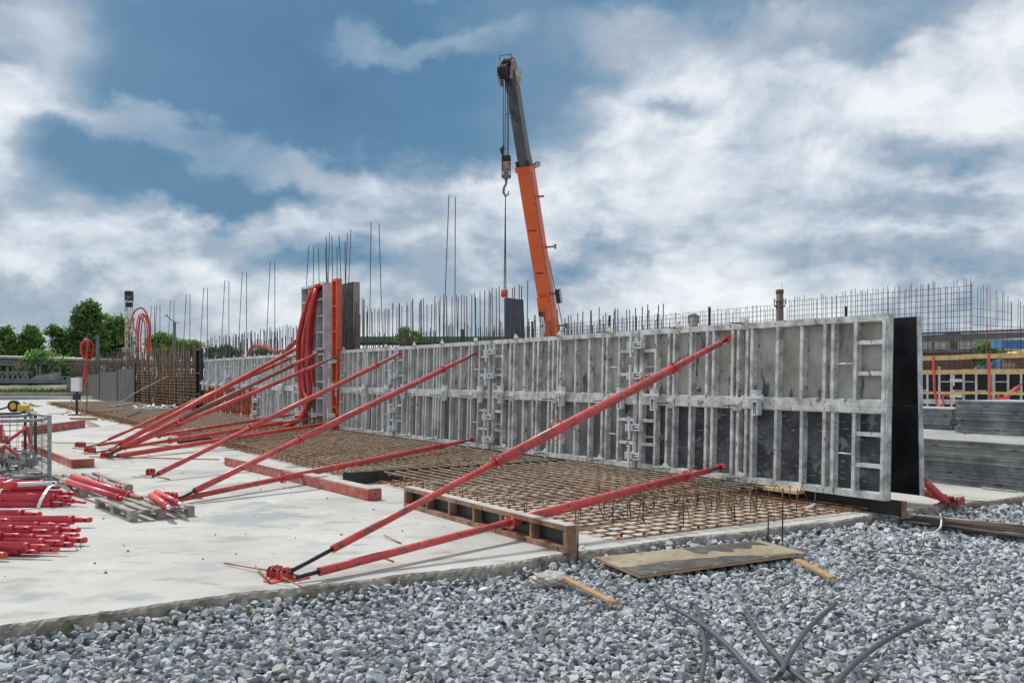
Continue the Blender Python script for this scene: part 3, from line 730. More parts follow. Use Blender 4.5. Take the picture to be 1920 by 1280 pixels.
for i in range(26):
    x = .25+i*.16; zt = 5.9-.30*x+random.uniform(-.25, .15)
    bar_obj((x, .1+x*.3, 0), (x+random.uniform(-.1, .1), .1+x*.3, zt), .011, random.choice(('rebar', 'rebar_dark', 'rebar_blue')), t)
for i in range(9): bar_obj((0, 0, 1.9+i*.36), (2.0 if i > 6 else 4.2, .6 if i > 6 else 1.3, 1.9+i*.34), .009, 'rebar_dark', t, 'cross_bar')
for (px, py, Y, h, w) in ((1143, 592, 50, 4, .12), (1330, 576, 50, 4, .12), (1586, 575, 44, 3, .11), (998, 603, 56, 4, .14), (868, 618, 55, 3.5, .14)):
    p = at(px, py, Y); m = MB(); m.bar((0, 0, -p.z+0), (0, 0, 0), w, w*.6, (0, 1, 0)); m.bar((0, 0, -.02), (0, 0, .02), w*1.2, w*.8, (0, 1, 0))
    o = m.build('steel_post', 'black'); o.location = p
    tag(o, 'dark steel post sticking up behind the wall %s' % {1143: 'right of the crane', 1330: 'left of the tall chimney', 1586: 'near the gap in the far grid', 998: 'just left of the crane boom', 868: 'left of the hanging sheet'}[px], 'post', 'dark posts behind the wall')

# ================================================================== RAKING PROPS
def flange(p, d, r, parent, mat):
    m = MB(); d = d.normalized()
    m.tube([p-d*.017, p-d*.003], r*1.75, 16, 0, sm=False); m.tube([p+d*.003, p+d*.017], r*1.75, 16, 0, sm=False)
    x = d.cross(Vector((0, 0, 1))).normalized(); y = x.cross(d)
    for k in range(4):
        a = .8+k*math.pi/2; c_ = p+(x*math.cos(a)+y*math.sin(a))*r*1.42
        m.tube([c_-d*.03, c_+d*.03], .011, 6, 1, sm=False)
    m.build('flange', [mat, 'zinc'], parent)
def handle(p, d, r, parent, mat, sgn=1, L=.20):
    d = d.normalized(); x = d.cross(Vector((0, 0, 1))).normalized(); up = x.cross(d)*sgn
    if sgn == 0: up = x
    m = MB(); a, b_ = p-d*L/2, p+d*L/2
    m.tube([a+up*r*.9, a+up*(r+.06)+d*.02, b_+up*(r+.06)-d*.02, b_+up*r*.9], .0075, 6)
    m.build('handle', mat, parent)
def prop(F, H, parts, label, mat='red', feet=True, head=True, group='red raking props bracing the wall', mat2=None, k=1.0, hands=(), spin=(0.03, .975)):
    """parts: list of (t0, t1, radius); flanges where radius changes flagged by f"""
    F, H = Vector(F), Vector(H); d = H-F; t = thing('raking_prop', label, 'prop', F, 0, group)
    P = lambda s: d*s
    dn = d.normalized()
    first, last = parts[0][0], parts[-1][1]
    m = MB(); m.tube([P(0), P(first)+dn*.01], .019*k, 8); m.build('foot_spindle', 'dark', t)
    m = MB(); m.tube([P(last)-dn*.01, P(1)], .019*k, 8); m.build('head_spindle', 'dark', t)
    for i, (a, b_, r, fl) in enumerate(parts):
        m = MB(); m.tube([P(a), P(b_)], r*k, 14); m.build('main_tube' if r > .045 else 'end_tube', mat if not mat2 or i != mat2[0] else mat2[1], t)
        if fl: flange(P(b_), dn, .047*k if r <= .047 else r*k*.85, t, mat)
    for (s, sg) in hands: handle(P(s), dn, .052*k, t, mat, sg)
    if head:
        m = MB(); p = P(1)
        for s_ in (-.03, .03): m.bar(p+D1*s_-D2*.02+Vector((0, 0, -.06)), p+D1*s_-D2*.02+Vector((0, 0, .05)), .10, .009, (1, 0, 0) if 0 else D2)
        m.bar(p+Vector((0, 0, .045))+D1*.05, p+Vector((0, 0, .045))-D1*.05, .10, .01)
        m.bar(p+D2*.03+Vector((0, 0, -.06)), p+D2*.03+Vector((0, 0, .06)), .07, .01, D2)
        m.build('head_bracket', mat, t)
        m = MB(); m.tube([p+D1*.07+Vector((0, 0, .02)), p-D1*.09+Vector((0, 0, .02))], .012, 6); m.tube([p+D1*.05+Vector((0, 0, .02)), p+D1*.085+Vector((0, 0, .02))], .026, 6, sm=False); m.build('wing_bolt', 'brass', t)
    return t
def shoe(p, ang, label, mat='red', s=1.0, pins=True, both=True):
    t = thing('prop_shoe', label, 'prop shoe', p, ang, 'red shoes holding the prop feet on the slab')
    m = MB(); m.box(-.20*s, .14*s, -.06, .06, .001, .012); m.box(-.05, .2*s, -.14, -.10, .001, .012) if both else None
    m.build('base_plate', mat, t)
    for y0 in ((-.035, .035) if not both else (-.05, .0, .10, .15)):
        m = MB(); n = 10; pts = []
        y = y0
        outline = [(-.09, .012), (.07, .012), (.07, .095), (.05, .118), (-.06, .118), (-.09, .09)]
        b = len(m.v)
        for yy in (y-.004, y+.004): m.v += [(a*s, yy, h*s) for a, h in outline]
        for i in range(6): m.face((b+i, b+(i+1) % 6, b+6+(i+1) % 6, b+6+i))
        m.face([b+i for i in range(6)]); m.face([b+6+i for i in reversed(range(6))]); m.build('cheek_plate', mat, t)
    m = MB(); m.tube([(-.045, -.07, .085), (-.045, .06 if not both else .165, .085)], .013, 8); m.tube([(.03, -.07, .06), (.03, .06 if not both else .165, .06)], .012, 8); m.build('pin', 'dark', t)
    return t
def loose_bar(pts, r, mat, name, label, cat, group=None, n=6):
    p0 = Vector(pts[0]); m = MB(); m.tube([Vector(p)-p0 for p in pts], r, n); o = m.build(name, mat); o.location = p0
    return tag(o, label, cat, group)
def px_line(pts, z=.03): return [gnd(x, y, z) for x, y in pts]
aim = lambda F, H: math.atan2(H.y-F.y, H.x-F.x)

F1 = gnd(548, 1069, .10); H1 = on_wall(1364, 636, -.06)
prop(F1, H1, [(.055, .335, .036, 1), (.335, .80, .058, 1), (.80, .972, .043, 0)], 'longest red raking prop nearest the camera, rising over the brown box panel', 'red', k=1.0,
     hands=((.47, 1), (.47, -1), (.715, 1), (.715, -1), (.828, 1), (.828, -1)))
F2 = gnd(556, 1082, .075); H2 = on_wall(1352, 876, -.06)
prop(F2, H2, [(.03, .36, .040, 1), (.36, .86, .058, 1), (.86, .955, .042, 0)], 'low flat raking prop nearest the camera, sharing the foot shoe of the longest prop', 'red', hands=((.48, 0), (.72, 0), (.89, 1), (.89, -1)))
a0 = aim(F2, H2)
shoe(gnd(533, 1086, 0), a0, 'red double shoe in the foreground with rusty bars pinned through it', s=.9)
for k, pts in enumerate((((420, 1055, .02), (560, 1078, .05)), ((478, 1060, .05), (506, 1092, .01)), ((530, 1082, .06), (592, 1112, .01)), ((720, 1003, .03), (752, 1018, .01)), ((712, 1042, .01), (738, 1052, .01)))):
    q = [gnd(x, y, z) for x, y, z in pts]
    loose_bar(q, .008, 'rebar', 'rebar_pin', 'short rusty bar %s' % ['lying left of the foreground shoe pointing at it', 'bent up at the front left of the foreground shoe', 'running from the foreground shoe to the slab edge', 'lying behind the low near prop', 'lying under the low near prop'][k], 'rebar')
F3 = gnd(334, 935, .09); H3 = on_wall(893, 662, -.06)
prop(F3, H3, [(.035, .30, .045, 1), (.30, .83, .055, 1), (.83, .955, .045, 0)], 'second long raking prop, head at the middle clamped seam', 'red', hands=((.87, 1), (.87, -1)))
F4 = gnd(328, 937, .07); H4 = on_wall(886, 824, -.06)
prop(F4, H4, [(.010, .26, .043, 1), (.26, .84, .055, 1), (.84, .95, .042, 0)], 'second low raking prop crossing above the long red beam', 'red', hands=((.42, 1), (.42, -1), (.80, 1), (.80, -1)))
shoe(gnd(322, 938, 0), aim(F4, H4), 'red shoe at the right edge of the front pallet', s=1.0)
F5 = gnd(286, 893, .09); H5 = on_wall(750, 663, -.06)
prop(F5, H5, [(.015, .30, .045, 1), (.30, .86, .055, 1), (.86, .97, .045, 0)], 'third long raking prop, head right of the tower on the grey forms', 'red')
shoe(gnd(283, 890, 0), aim(F5, H5), 'single red shoe alone on the slab behind the front pallet', s=1.0, both=False)
F6 = gnd(204, 857, .07); H6 = on_wall(626, 792, -.1)
prop(F6, H6, [(.03, .995, .055, 0)], 'low red prop running to the foot of the orange post', 'red2', head=False, hands=((.25, 0), (.8, -1)))
F7 = gnd(210, 850, .11); H7 = on_wall(628, 670, -.12)
prop(F7, H7, [(.04, .235, .045, 1), (.235, .82, .055, 1), (.82, .93, .047, 0)], 'red prop with head clamped right beside the orange post', 'red', hands=((.62, 1), (.62, -1)))
F8 = gnd(198, 853, .10); H8 = on_wall(604, 658, -.3)
prop(F8, H8, [(.05, .27, .045, 1), (.27, .81, .055, 1), (.81, .955, .047, 0)], 'brown-worn prop reaching the grey tower panel', 'red', mat2=(1, 'red3'), hands=((.90, 1), (.90, -1)))
F9 = gnd(177, 848, .07); H9 = on_wall(598, 782, -.3)
prop(F9, H9, [(.05, .27, .042, 1), (.27, .78, .055, 1), (.78, .93, .042, 0)], 'low red prop ending at the foot of the grey tower panel', 'red2', hands=((.5, 0),))
F10 = gnd(205, 843, .10); H10 = on_wall(562, 650, -.1)
prop(F10, H10, [(.04, .985, .060, 0)], 'bright red unbroken prop rising to the left side of the tower', 'red2', head=False, hands=((.73, 1), (.73, -1)))
F11 = gnd(158, 838, .07); H11 = on_wall(561, 775, -.1)
prop(F11, H11, [(.05, .28, .042, 1), (.28, .79, .052, 1), (.79, .93, .040, 0)], 'lowest far prop running toward the left foot of the tower', 'red', hands=((.4, 0), (.62, 1)))
F12 = gnd(185, 832, .10); H12 = on_wall(566, 662, -.1)
prop(F12, H12, [(.04, .24, .042, 1), (.24, .82, .052, 1), (.82, .93, .044, 0)], 'farthest raking prop, partly hidden behind the bright unbroken one', 'red')
shoe(gnd(204, 858, 0), aim(F6, H6), 'red shoe of the prop pair running to the orange post', s=1.1)
shoe(gnd(172, 848, 0), aim(F9, H9), 'red shoe of the brown-worn prop, middle of the three far shoes', s=1.1)
shoe(gnd(154, 838, 0), aim(F11, H11), 'red shoe of the lowest far prop, farthest left', s=1.1)
for k, (a, b_) in enumerate((((247, 893), (290, 895)), ((290, 892), (318, 898)), ((135, 840), (165, 842)), ((158, 851), (185, 850)), ((188, 858), (215, 861)), ((330, 932), (380, 934)))):
    loose_bar([gnd(*a, .015), gnd(*b_, .015)], .010, 'steellight' if k in (0, 5) else 'rebar', 'rebar_pin', 'thin bar on the slab %s' % ['left of the single shoe', 'right of the single shoe', 'beside the farthest left shoe', 'at the middle far shoe', 'at the right far shoe', 'beside the shoe near the front pallet'][k], 'rebar')
# brace behind the wall, right
Fb = gnd(1780, 947, .07); Hb = WP(.62, 1.08, .74)
prop(Fb, Hb, [(.03, .95, .055, 0)], 'steep red brace behind the open wall end on the right', 'red', head=False, group='red braces behind the wall')
Fc = gnd(1790, 938, .07); Hc = WP(1.0, 1.08, .34)
prop(Fc, Hc, [(.1, .95, .055, 0)], 'flat red brace behind the open wall end on the right', 'red', head=False, group='red braces behind the wall')
shoe(gnd(1783, 946, 0), RZ-math.pi/2, 'red shoe of the braces right of the black sheet')
for k, (a, b_) in enumerate((((1795, 937), (1880, 941)), ((1790, 943), (1836, 949)), ((1758, 943), (1790, 935)), ((1800, 932), (1808, 931)))):
    loose_bar([gnd(*a, .02), gnd(*b_, .02)], .008, 'rebar', 'rebar_pin', 'thin rusty bar by the right brace shoe, %s' % ['the long one pointing right', 'the short one pointing at the gravel', 'the one on its left', 'the tiny one behind'][k], 'rebar')

# hoses --------------------------------------------------------------
def hose(label, pts, r, mat, name='hose', n=8, sub=6):
    """smooth curve through the points"""
    P = [Vector(p) for p in pts]; out = []
    Q = [P[0]*2-P[1]]+P+[P[-1]*2-P[-2]]
    for i in range(1, len(Q)-2):
        for j in range(sub):
            s = j/sub; a, b_, c_, d_ = Q[i-1:i+3]
            out.append(.5*((2*b_)+(-a+c_)*s+(2*a-5*b_+4*c_-d_)*s*s+(-a+3*b_-3*c_+d_)*s**3))
    out.append(P[-1]); o0 = out[0]
    m = MB(); m.tube([p-o0 for p in out], r, n); o = m.build(name, mat); o.location = o0
    return tag(o, label, 'hose')
def hosepx(label, pts, v, r, mat='hose', **k):
    q = []
    for p in pts:
        px, py = p[:2]; vv = p[2] if len(p) > 2 else v; q.append(on_wall(px, py, vv))
    return hose(label, q, r, mat, **k)
hosepx('thick red hose, outermost left loop hung over the grey tower panel', [(566, 745, -.35), (561, 700), (560, 640), (570, 590), (585, 548), (600, 534, -.2), (609, 538, .05)], -.32, .085)
hosepx('red hose, second loop over the tower, its tail trailing across the rebar mat', [(609, 537, .05), (598, 537, -.15), (588, 560), (579, 620), (577, 700), (580, 740), (570, 775), (553, 792, -.5), (520, 806, -1.2), (470, 820, -2.4), (425, 829, -3.2), (384, 842, -4.1)], -.42, .080)
hosepx('red hose, innermost loop over the tower', [(607, 540, .05), (596, 542, -.2), (585, 600), (582, 660), (585, 720), (578, 755), (566, 778), (556, 781, -.4)], -.30, .085)
hosepx('dark red hose hanging between the brighter loops on the tower', [(600, 538, .05), (590, 545, -.2), (580, 580), (569, 640), (567, 690), (570, 730), (579, 755)], -.29, .065, 'red')
hosepx('orange-red hose resting on top of the left forms', [(466, 664), (474, 650), (484, 648), (500, 652), (520, 659), (535, 658), (545, 648), (556, 640)], .3, .085, 'hose_or')
q = []
def loopset(label, c, Y, pts, r, mat):
    return hose(label, [at(x, y, Y+dy) for x, y, dy in pts], r, mat, sub=5, n=6)
Yl = 58
loopset('wide arch of orange conduit above the rusty cage', 0, Yl, [(243, 618, 0), (250, 588, 0), (262, 577, 0), (272, 583, .3), (279, 600, .3), (280, 620, .3), (278, 650, .3), (275, 700, .3)], .06, 'hose_or')
loopset('arch of orange conduit inside the wide one, left strand', 0, Yl, [(252, 596, .1), (250, 606, .1), (253, 620, .1), (259, 625, .1)], .045, 'hose_or')
for k, (x0, x1, yt) in enumerate(((255, 281, 588), (260, 278, 591), (264, 275, 590), (258, 271, 596))):
    loopset('hanging strand of orange conduit on the rusty cage, %s from the left' % ORD[k], 0, Yl, [(x0, 660, .2*k), (x0, 625, .2*k), (x0+4, 596, .2*k), ((x0+x1)/2, yt, .2*k), (x1, 605, .2*k), (x1+1, 640, .2*k), (x1-2, 712, .2*k)], .042, 'hose_or')
Ys = 43.2
loopset('red hose coil drooping beside the white box, down to the box', 0, Ys, [(158, 672, 0), (153, 660, 0), (153, 646, 0), (160, 638, 0), (166, 642, 0), (163, 664, 0), (161, 690, 0), (158, 710, 0), (151, 733, 0)], .07, 'hose')
for k in range(3): loopset('red hose coil on the pole beside the white box, %s loop' % ORD[k], 0, Ys+.1, [(160+k, 640, 0), (165+k, 638, 0), (171+k, 644, 0), (174-k, 656, 0), (171-k, 671, 0), (165, 668, 0), (163+k, 650, 0), (165, 640, 0)], .045, 'hose')
p = gnd(164, 776, 0); p.y = Ys+.2; p.x = (163-960)*p.y/FOC; p.z = 0
loose_bar([p, p+Vector((0, 0, 3.75))], .03, 'rebar', 'steel_rod', 'upright rusty rod carrying the small red hose coil', 'rod')

# ================================================================== WHITE BOX ON A STAND
Yb = 43.0
c = Vector(((144-960)*Yb/FOC, Yb, 0))
t = thing('switch_box', 'white electrical box on a thin dark stand on the slab at the left', 'switch box', c, .0)
m = MB(); m.box(-.22, .20, -.12, .12, 1.13, 1.78); m.build('cabinet', 'white', t)
m = MB(); m.box(-.20, .18, -.135, -.121, 1.15, 1.76); m.box(.12, .15, -.15, -.135, 1.42, 1.48, 0); m.build('door', 'whiteplastic', t)
m = MB(); m.box(-.04, .04, -.04, .04, .02, 1.13); m.build('post', 'dark', t)
m = MB(); m.box(-.40, .42, -.05, .05, 0, .05); m.box(-.04, .04, -.4, .4, 0, .05); m.build('foot', 'dark', t)
m = MB(); m.box(-.12, .22, -.14, -.04, .72, 1.0); m.build('socket_block', 'black', t)
m = MB(); m.tube([(-.15, -.1, .9), (-.22, -.12, .6), (-.35, -.1, .2), (-.6, -.2, .02)], .02, 5); m.tube([(.2, -.1, .85), (.28, -.12, .5), (.45, -.1, .1)], .02, 5); m.tube([(.18, -.1, .8), (.2, -.12, .4), (.28, -.1, .02)], .015, 5); m.build('cable', 'rope', t)
loose_bar([gnd(132, 784, .05), gnd(182, 785, .05)], .05, 'wood_tan', 'wooden_beam', 'round brown beam lying in front of the white box stand', 'beam')
for k, (pts, lab) in enumerate((([(200, 772, .02), (250, 738, .75), (313, 706, 1.5), (332, 706, 1.6)], 'long pale rope rising to the right in front of the grey mesh wall'), ([(300, 762, .1), (318, 748, .4), (332, 722, .9), (345, 706, 1.4), (366, 706, 1.5)], 'second pale rope rising in front of the rusty cage'))):
    q = [gnd(pts[0][0], pts[0][1], 0)]
    for x, y, z in pts[1:]: q.append(at(x, y, q[0].y+ (2+k)))
    loose_bar(q, .022, 'rope', 'rope', lab, 'rope', n=5)
# heap of clamps on the mat
t = thing('clamp_heap', 'small heap of bright galvanised clamps on the brown rebar mat', 'clamp heap', gnd(282, 768, .18))
for k in range(22):
    m = MB(); a = random.uniform(0, 3.1); x, y = random.uniform(-1.1, 1.1), random.uniform(-.8, .8); z = .05+.12*random.random()
    m.bar((x-.14*math.cos(a), y-.14*math.sin(a), z), (x+.14*math.cos(a), y+.14*math.sin(a), z+random.uniform(-.05, .12)), .09, .07, c=.01); m.build('clamp', 'zinc', t)
for k, (a, b_, w, mt, lab) in enumerate((((258, 756), (322, 767), .16, 'wood_tan', 'pale plank lying beside the heap of clamps'), ((205, 762), (270, 753), .22, 'steelgrey', 'grey strip lying across the far rebar mat'),
    ((180, 771), (236, 766), .12, 'wood_old', 'thin grey batten on the left edge of the far mat'), ((240, 779), (262, 771), .1, 'dark', 'short dark batten on the far mat'))):
    p, q = gnd(*a, .22), gnd(*b_, .22); m = MB(); m.bar((0, 0, 0), q-p, w, .03); o = m.build('plank', mt); o.location = p; tag(o, lab, 'plank')
# thin battens on slab
for k, (a, b_, w, lab) in enumerate((((140, 855), (410, 861), .06, 'long thin wooden batten lying on the slab behind the single red shoe'), ((95, 829), (355, 836), .06, 'long thin batten on the slab behind the far prop shoes'))):
    p, q = gnd(*a, .012), gnd(*b_, .012); m = MB(); m.bar((0, 0, 0), q-p, w, .022); o = m.build('batten', 'wood_tan'); o.location = p; tag(o, lab, 'batten')
# dark plank pieces near mat edge
for k, (a, b_, lab) in enumerate((((250, 792), (275, 789), 'black plank end at the edge of the far mat'), ((372, 824), (395, 822), 'black piece lying by the mat edge under the props'), ((340, 828), (362, 826), 'dark crumpled piece on the slab under the props'))):
    p, q = gnd(*a, .06), gnd(*b_, .06); m = MB(); m.bar((0, 0, 0), q-p, .3, .10, c=.02); o = m.build('plank', 'black'); o.location = p; tag(o, lab, 'plank')

# ================================================================== LONG BEAMS AND BROWN BOX PANEL
p = gnd(690, 939, 0); q = gnd(424, 872, 0); d = (q-p); L = d.length; az_ = math.atan2(d.y, d.x)
t = thing('long_beam', 'long flat beam panel with worn red sides lying along the rebar mat', 'beam', p, az_)
m = MB()
for a, b_ in ((0, .52), (.525, 1)):
    m.bar((L*a, -.11, .085), (L*b_, -.11+(.0 if a == 0 else .035), .085), .22, .165, c=.012)
m.build('side', 'timber_red', t)
m = MB(); m.bar((.01, -.11, .171), (L*.52, -.11, .171), .205, .010); m.bar((L*.525, -.09, .171), (L-.02, -.075, .171), .205, .010); m.build('top_face', 'cement_top', t)
m = MB(); m.box(-.012, 0, -.205, -.015, .015, .155); m.build('end_plate', 'timber_red', t)
for k, (x, z) in enumerate(((.3, .1), (-.006, .1))):
    m = MB(); m.tube([(x, .0, z), (x, .004, z)] if k == 0 else [(-.013, -.11, z), (-.016, -.11, z)], .012, 8, sm=False); m.build('hole', 'hole', t)

# brown open box panel: frame with six cells seen from outside
p = gnd(1062, 1038, 0); q = gnd(757, 950, 0); d = q-p; L = d.length; az_ = math.atan2(d.y, d.x)
t = thing('narrow_formwork', 'rusty brown open-celled narrow formwork panel standing on edge by the rebar mat', 'formwork panel', p, az_)
Hh, Dp = .285, .13
m = MB(); w = .06
m.box(0, L, -Dp, 0, Hh-w*.9, Hh-.004); m.box(0, L, -Dp, 0, 0, w); m.box(0, w, -Dp, 0, w, Hh-w); m.box(L-w, L, -Dp, 0, w, Hh-w); m.build('frame', 'rust_brown', t)
m = MB(); m.box(.0, L, -Dp, -.002, Hh-.004, Hh+.002); m.build('top_face', 'cement_top', t)
m = MB(); m.box(w, L-w, -Dp+.004, -Dp+.02, w, Hh-w); m.build('facing_sheet', 'black', t)
nc = 6; rm = MB(); rm.box(-.02, .02, -Dp+.02, -.004, w, Hh-w*.9); me = rm.mesh('divider', ['rust_brown'])
for i in range(1, nc): put('divider', me, t, (w+(L-2*w)*i/nc-.01, 0, 0))
hm = MB(); hm.tube([(0, .0005, 0), (0, .003, 0)], .013, 8, sm=False); me = hm.mesh('hole', ['hole'])
for i in range(12): put('hole', me, t, (w+(L-2*w)*(i+.3)/12, 0, Hh-.03 if i % 2 else .03))
m = MB(); m.bar((.0, -.04, Hh*.5), (-.012, -.04, Hh*.5), .09, .2); m.build('end_plate', 'rust_brown', t)

# ================================================================== PLYWOOD, PLANKS, PIPES AND BARS ON THE GRAVEL
cn = [gnd(1114, 1046, -.04), gnd(1200, 1081, -.07), gnd(1513, 1038, -.06), gnd(1425, 1014, -.035)]
o0 = cn[0]; t = thing('plywood_sheet', 'weathered plywood sheet with tan and black patches lying on the stones at the slab edge', 'plywood', o0)
m = MB(); lo_ = [c_-o0-Vector((0, 0, .012)) for c_ in cn]; hi_ = [c_-o0+Vector((0, 0, .010)) for c_ in cn]; m.hexa(lo_+hi_); m.build('board_edge', 'wood_tan', t)
def lerp2(s, r): return (cn[0]*(1-s)+cn[3]*s)*(1-r)+(cn[1]*(1-s)+cn[2]*s)*r-o0
m = MB(); m.grid([[lerp2(i/20, j/6)+Vector((0, 0, .012)) for i in range(21)] for j in range(7)]); 
m.f = [tuple(reversed(f_)) for f_ in m.f] if (m.f and False) else m.f
m.build('top_face', 'ply_tan', t)
m = MB(); m.grid([[lerp2(i/20, .58+.03*math.sin(i*.9)+.02*math.sin(i*2.1)+.38*max(0, i-9)/10 if j == 0 else 1)+Vector((0, 0, .015)) for i in range(20)] for j in range(2)]); m.grid([[lerp2(.50+.45*i/12, (0.02 if j == 0 else .42+.10*math.sin(i*1.7)-.02*abs(i-5)))+Vector((0, 0, .0145)) for i in range(13)] for j in range(2)]); m.build('black_film', 'film', t)
def plank(a, b_, w, th, mat, label, za=-.06, zb=-.07, name='wooden_plank', cat='plank'):
    p, q = gnd(*a, za), gnd(*b_, zb); m = MB(); m.bar((0, 0, 0), q-p, w, th, c=.003); o = m.build(name, mat); o.location = p; return tag(o, label, cat)
plank((1052, 1080), (1152, 1130), .062, .03, 'wood_tan', 'thin tan plank on the stones left of the plywood sheet')
plank((1495, 1050), (1562, 1083), .075, .03, 'wood_tan', 'short tan plank on the stones right of the plywood sheet')
# lump of old concrete
bm_ = bmesh.new(); bmesh.ops.create_icosphere(bm_, subdivisions=3, radius=1)
for v_ in bm_.verts:
    nz = 1+.25*math.sin(v_.co.x*5+1)*math.sin(v_.co.y*4)+.12*math.sin(v_.co.z*11+v_.co.x*9)
    v_.co = Vector((v_.co.x*.17, v_.co.y*.12, v_.co.z*.075))*nz
me = bpy.data.meshes.new('lump'); bm_.to_mesh(me); bm_.free(); me.materials.append(A['cement_top'])
tag(put('concrete_lump', me, None, gnd(1030, 1086, -.09)), 'pale crumbly concrete lump on the stones by the slab edge', 'concrete lump')
zs = -.062
def gpipe(label, pts, r=.019):
    q = [gnd(x, y, zs+dz) for x, y, dz in pts]; P = q; out = []
    o = hose(label, q, r, 'plasticpipe', name='plastic_pipe', n=12, sub=8); o['category'] = 'pipe'
    return o
gpipe('dark grey plastic pipe on the stones, crossing over its left neighbour', [(1256, 1135, 0), (1312, 1167, .02), (1365, 1210, .02), (1402, 1250, .0), (1450, 1300, 0), (1500, 1360, 0)])
gpipe('leftmost dark plastic pipe, curving down beneath its neighbour', [(1305, 1132, -.01), (1315, 1165, -.02), (1321, 1205, -.01), (1320, 1240, .0), (1308, 1300, 0), (1290, 1350, 0)], .017)
gpipe('middle dark plastic pipe running down to the right', [(1398, 1146, 0), (1420, 1185, 0), (1455, 1228, 0), (1495, 1265, 0), (1560, 1310, 0)], .018)
o = gpipe('dark plastic pipe with its open end toward the camera, lying over the middle one', [(1568, 1130, 0), (1520, 1172, .01), (1492, 1208, .02), (1478, 1232, .03), (1463, 1263, .015)])
gpipe('rightmost dark plastic pipe, curving down toward the lower frame edge', [(1738, 1162, 0), (1690, 1183, .0), (1640, 1213, .0), (1600, 1245, .0), (1568, 1282, 0), (1545, 1330, 0)])
# rods
for k, (x, y0, y1) in enumerate(((1083, 1060, 955), (1440, 1017, 960), (1467, 1020, 915))):
    p = gnd(x, y0, -.14); z1 = EYE-(y1-HZ)*p.y/FOC
    loose_bar([p, Vector((p.x+.005, p.y, z1))], .009, 'rebar' if k == 0 else 'rebar_dark', 'steel_stake', 'upright rusty stake in the stones %s' % ['beside the end of the brown box panel', 'short one behind the plywood sheet', 'tall one behind the plywood sheet'][k], 'stake')
# bundle of bars on the right
t = thing('rebar_bundle', 'bundle of dark rusty reinforcing bars lying on the stones at the right edge', 'rebar bundle', gnd(1700, 972, -.08))
o0 = gnd(1700, 972, -.08)
for k in range(26):
    a = gnd(1690+random.uniform(-6, 35), 965+k*.55, -.08+.03*random.random()); b_ = gnd(1960+random.uniform(-15, 30), 990+k*.95, -.05)
    bar_obj(a-o0, b_-o0, .016, random.choice(('rebar_dark', 'rebar_dark', 'rebar_dark', 'rebar_grey')), t)
for k, (pts, lab) in enumerate(((((1565, 1022), (1650, 1055), (1745, 1092)), 'long thin dark wire bar on the stones below the bar bundle'), (((1700, 1020), (1780, 1030)), 'thin wire on the stones below the white hose'), (((1650, 1034), (1730, 1040)), 'faint short wire among the right stones'))):
    loose_bar([gnd(x, y, -.085) for x, y in pts], .007, 'rebar_dark', 'wire_bar', lab, 'wire')
hose('thin white hose looping over the bar bundle', [gnd(1763, 962, -.02), gnd(1765, 975, .03), gnd(1763, 988, .03), gnd(1752, 997, -.06), gnd(1732, 1000, -.08), gnd(1730, 1010, -.1)], .011, 'whiteplastic')
for k, (x, y, s, mt, lab) in enumerate(((1722, 1003, .09, 'whiteplastic', 'crumpled white scrap on the stones by the bar bundle'), (1779, 1018, .06, 'white', 'small white scrap on the right stones'), (1092, 1024, .05, 'white', 'crumpled white scrap by the brown box panel corner'))):
    bm_ = bmesh.new(); bmesh.ops.create_icosphere(bm_, subdivisions=2, radius=s*.6)
    for v_ in bm_.verts: v_.co = v_.co*random.uniform(.5, 1.1); v_.co.z *= .6
    me = bpy.data.meshes.new('scrap'); bm_.to_mesh(me); bm_.free(); me.materials.append(A[mt]); tag(put('scrap', me, None, gnd(x, y, -.03 if k < 2 else .02)), lab, 'litter')
# white pipe piece on mat
loose_bar([gnd(1511, 953, .15)-Vector((0, 0, .0)), gnd(1527, 945, .18)], .016, 'whiteplastic', 'pipe_offcut', 'short white pipe offcut lying on the near rebar mat', 'pipe')
# grass tufts at the edge
m = MB()
for (px, py) in ((240, 1165), (310, 1172), (470, 1150), (120, 1190), (1563, 1025), (150, 1030), (55, 1030), (600, 1130)):
    c_ = gnd(px, py, -.12 if py > 1100 or px > 1000 else 0)
    for k in range(9):
        a = random.uniform(0, 6.28); l_ = random.uniform(.03, .08); d_ = Vector((math.cos(a)*.03, math.sin(a)*.03, l_)); w_ = Vector((-math.sin(a), math.cos(a), 0))*.005
        b = len(m.v); c2 = c_+Vector((random.uniform(-.05, .05), random.uniform(-.05, .05), .02)); m.v += [tuple(c2-w_), tuple(c2+w_), tuple(c2+d_)]; m.face((b, b+1, b+2))
tag(m.build('grass_tufts', 'grass'), kind='stuff')

# ================================================================== PALLETS AND LOOSE PROPS
def pallet(fl, yaw, Lx, Wy, label):
    """fl: near-left bottom corner; boards run along local x"""
    t = thing('timber_pallet', label, 'pallet', fl, yaw)
    for j, y in enumerate((0, Wy/2-.05, Wy-.10)):
        m = MB(); m.box(0, Lx, y, y+.10, .0, .02); m.build('bottom_board', 'wood_old', t)
        for x in (0, Lx/2-.07, Lx-.14):
            m = MB(); m.box(x, x+.14, y+.003, y+.097, .02, .098); m.build('block', 'wood_old', t)
    for x in (0, Lx/2-.06, Lx-.12):
        m = MB(); m.box(x, x+.12, -.0, Wy, .098, .118); m.build('stringer_board', 'wood_old', t)
    ys = [0, .16, .31, .47, Wy-.10] if Wy < .9 else [0, .2, .4, .6, .8, Wy-.1]
    for k, y in enumerate(ys):
        m = MB(); m.box(-.01+random.uniform(-.01, .01), Lx+random.uniform(-.01, .02), y, y+.09, .118+random.uniform(0, .003), .14); m.build('top_board', 'wood_old', t)
    return t
fl = gnd(243, 979, 0); bk = gnd(178, 952, 0); rt = gnd(374, 970, 0)
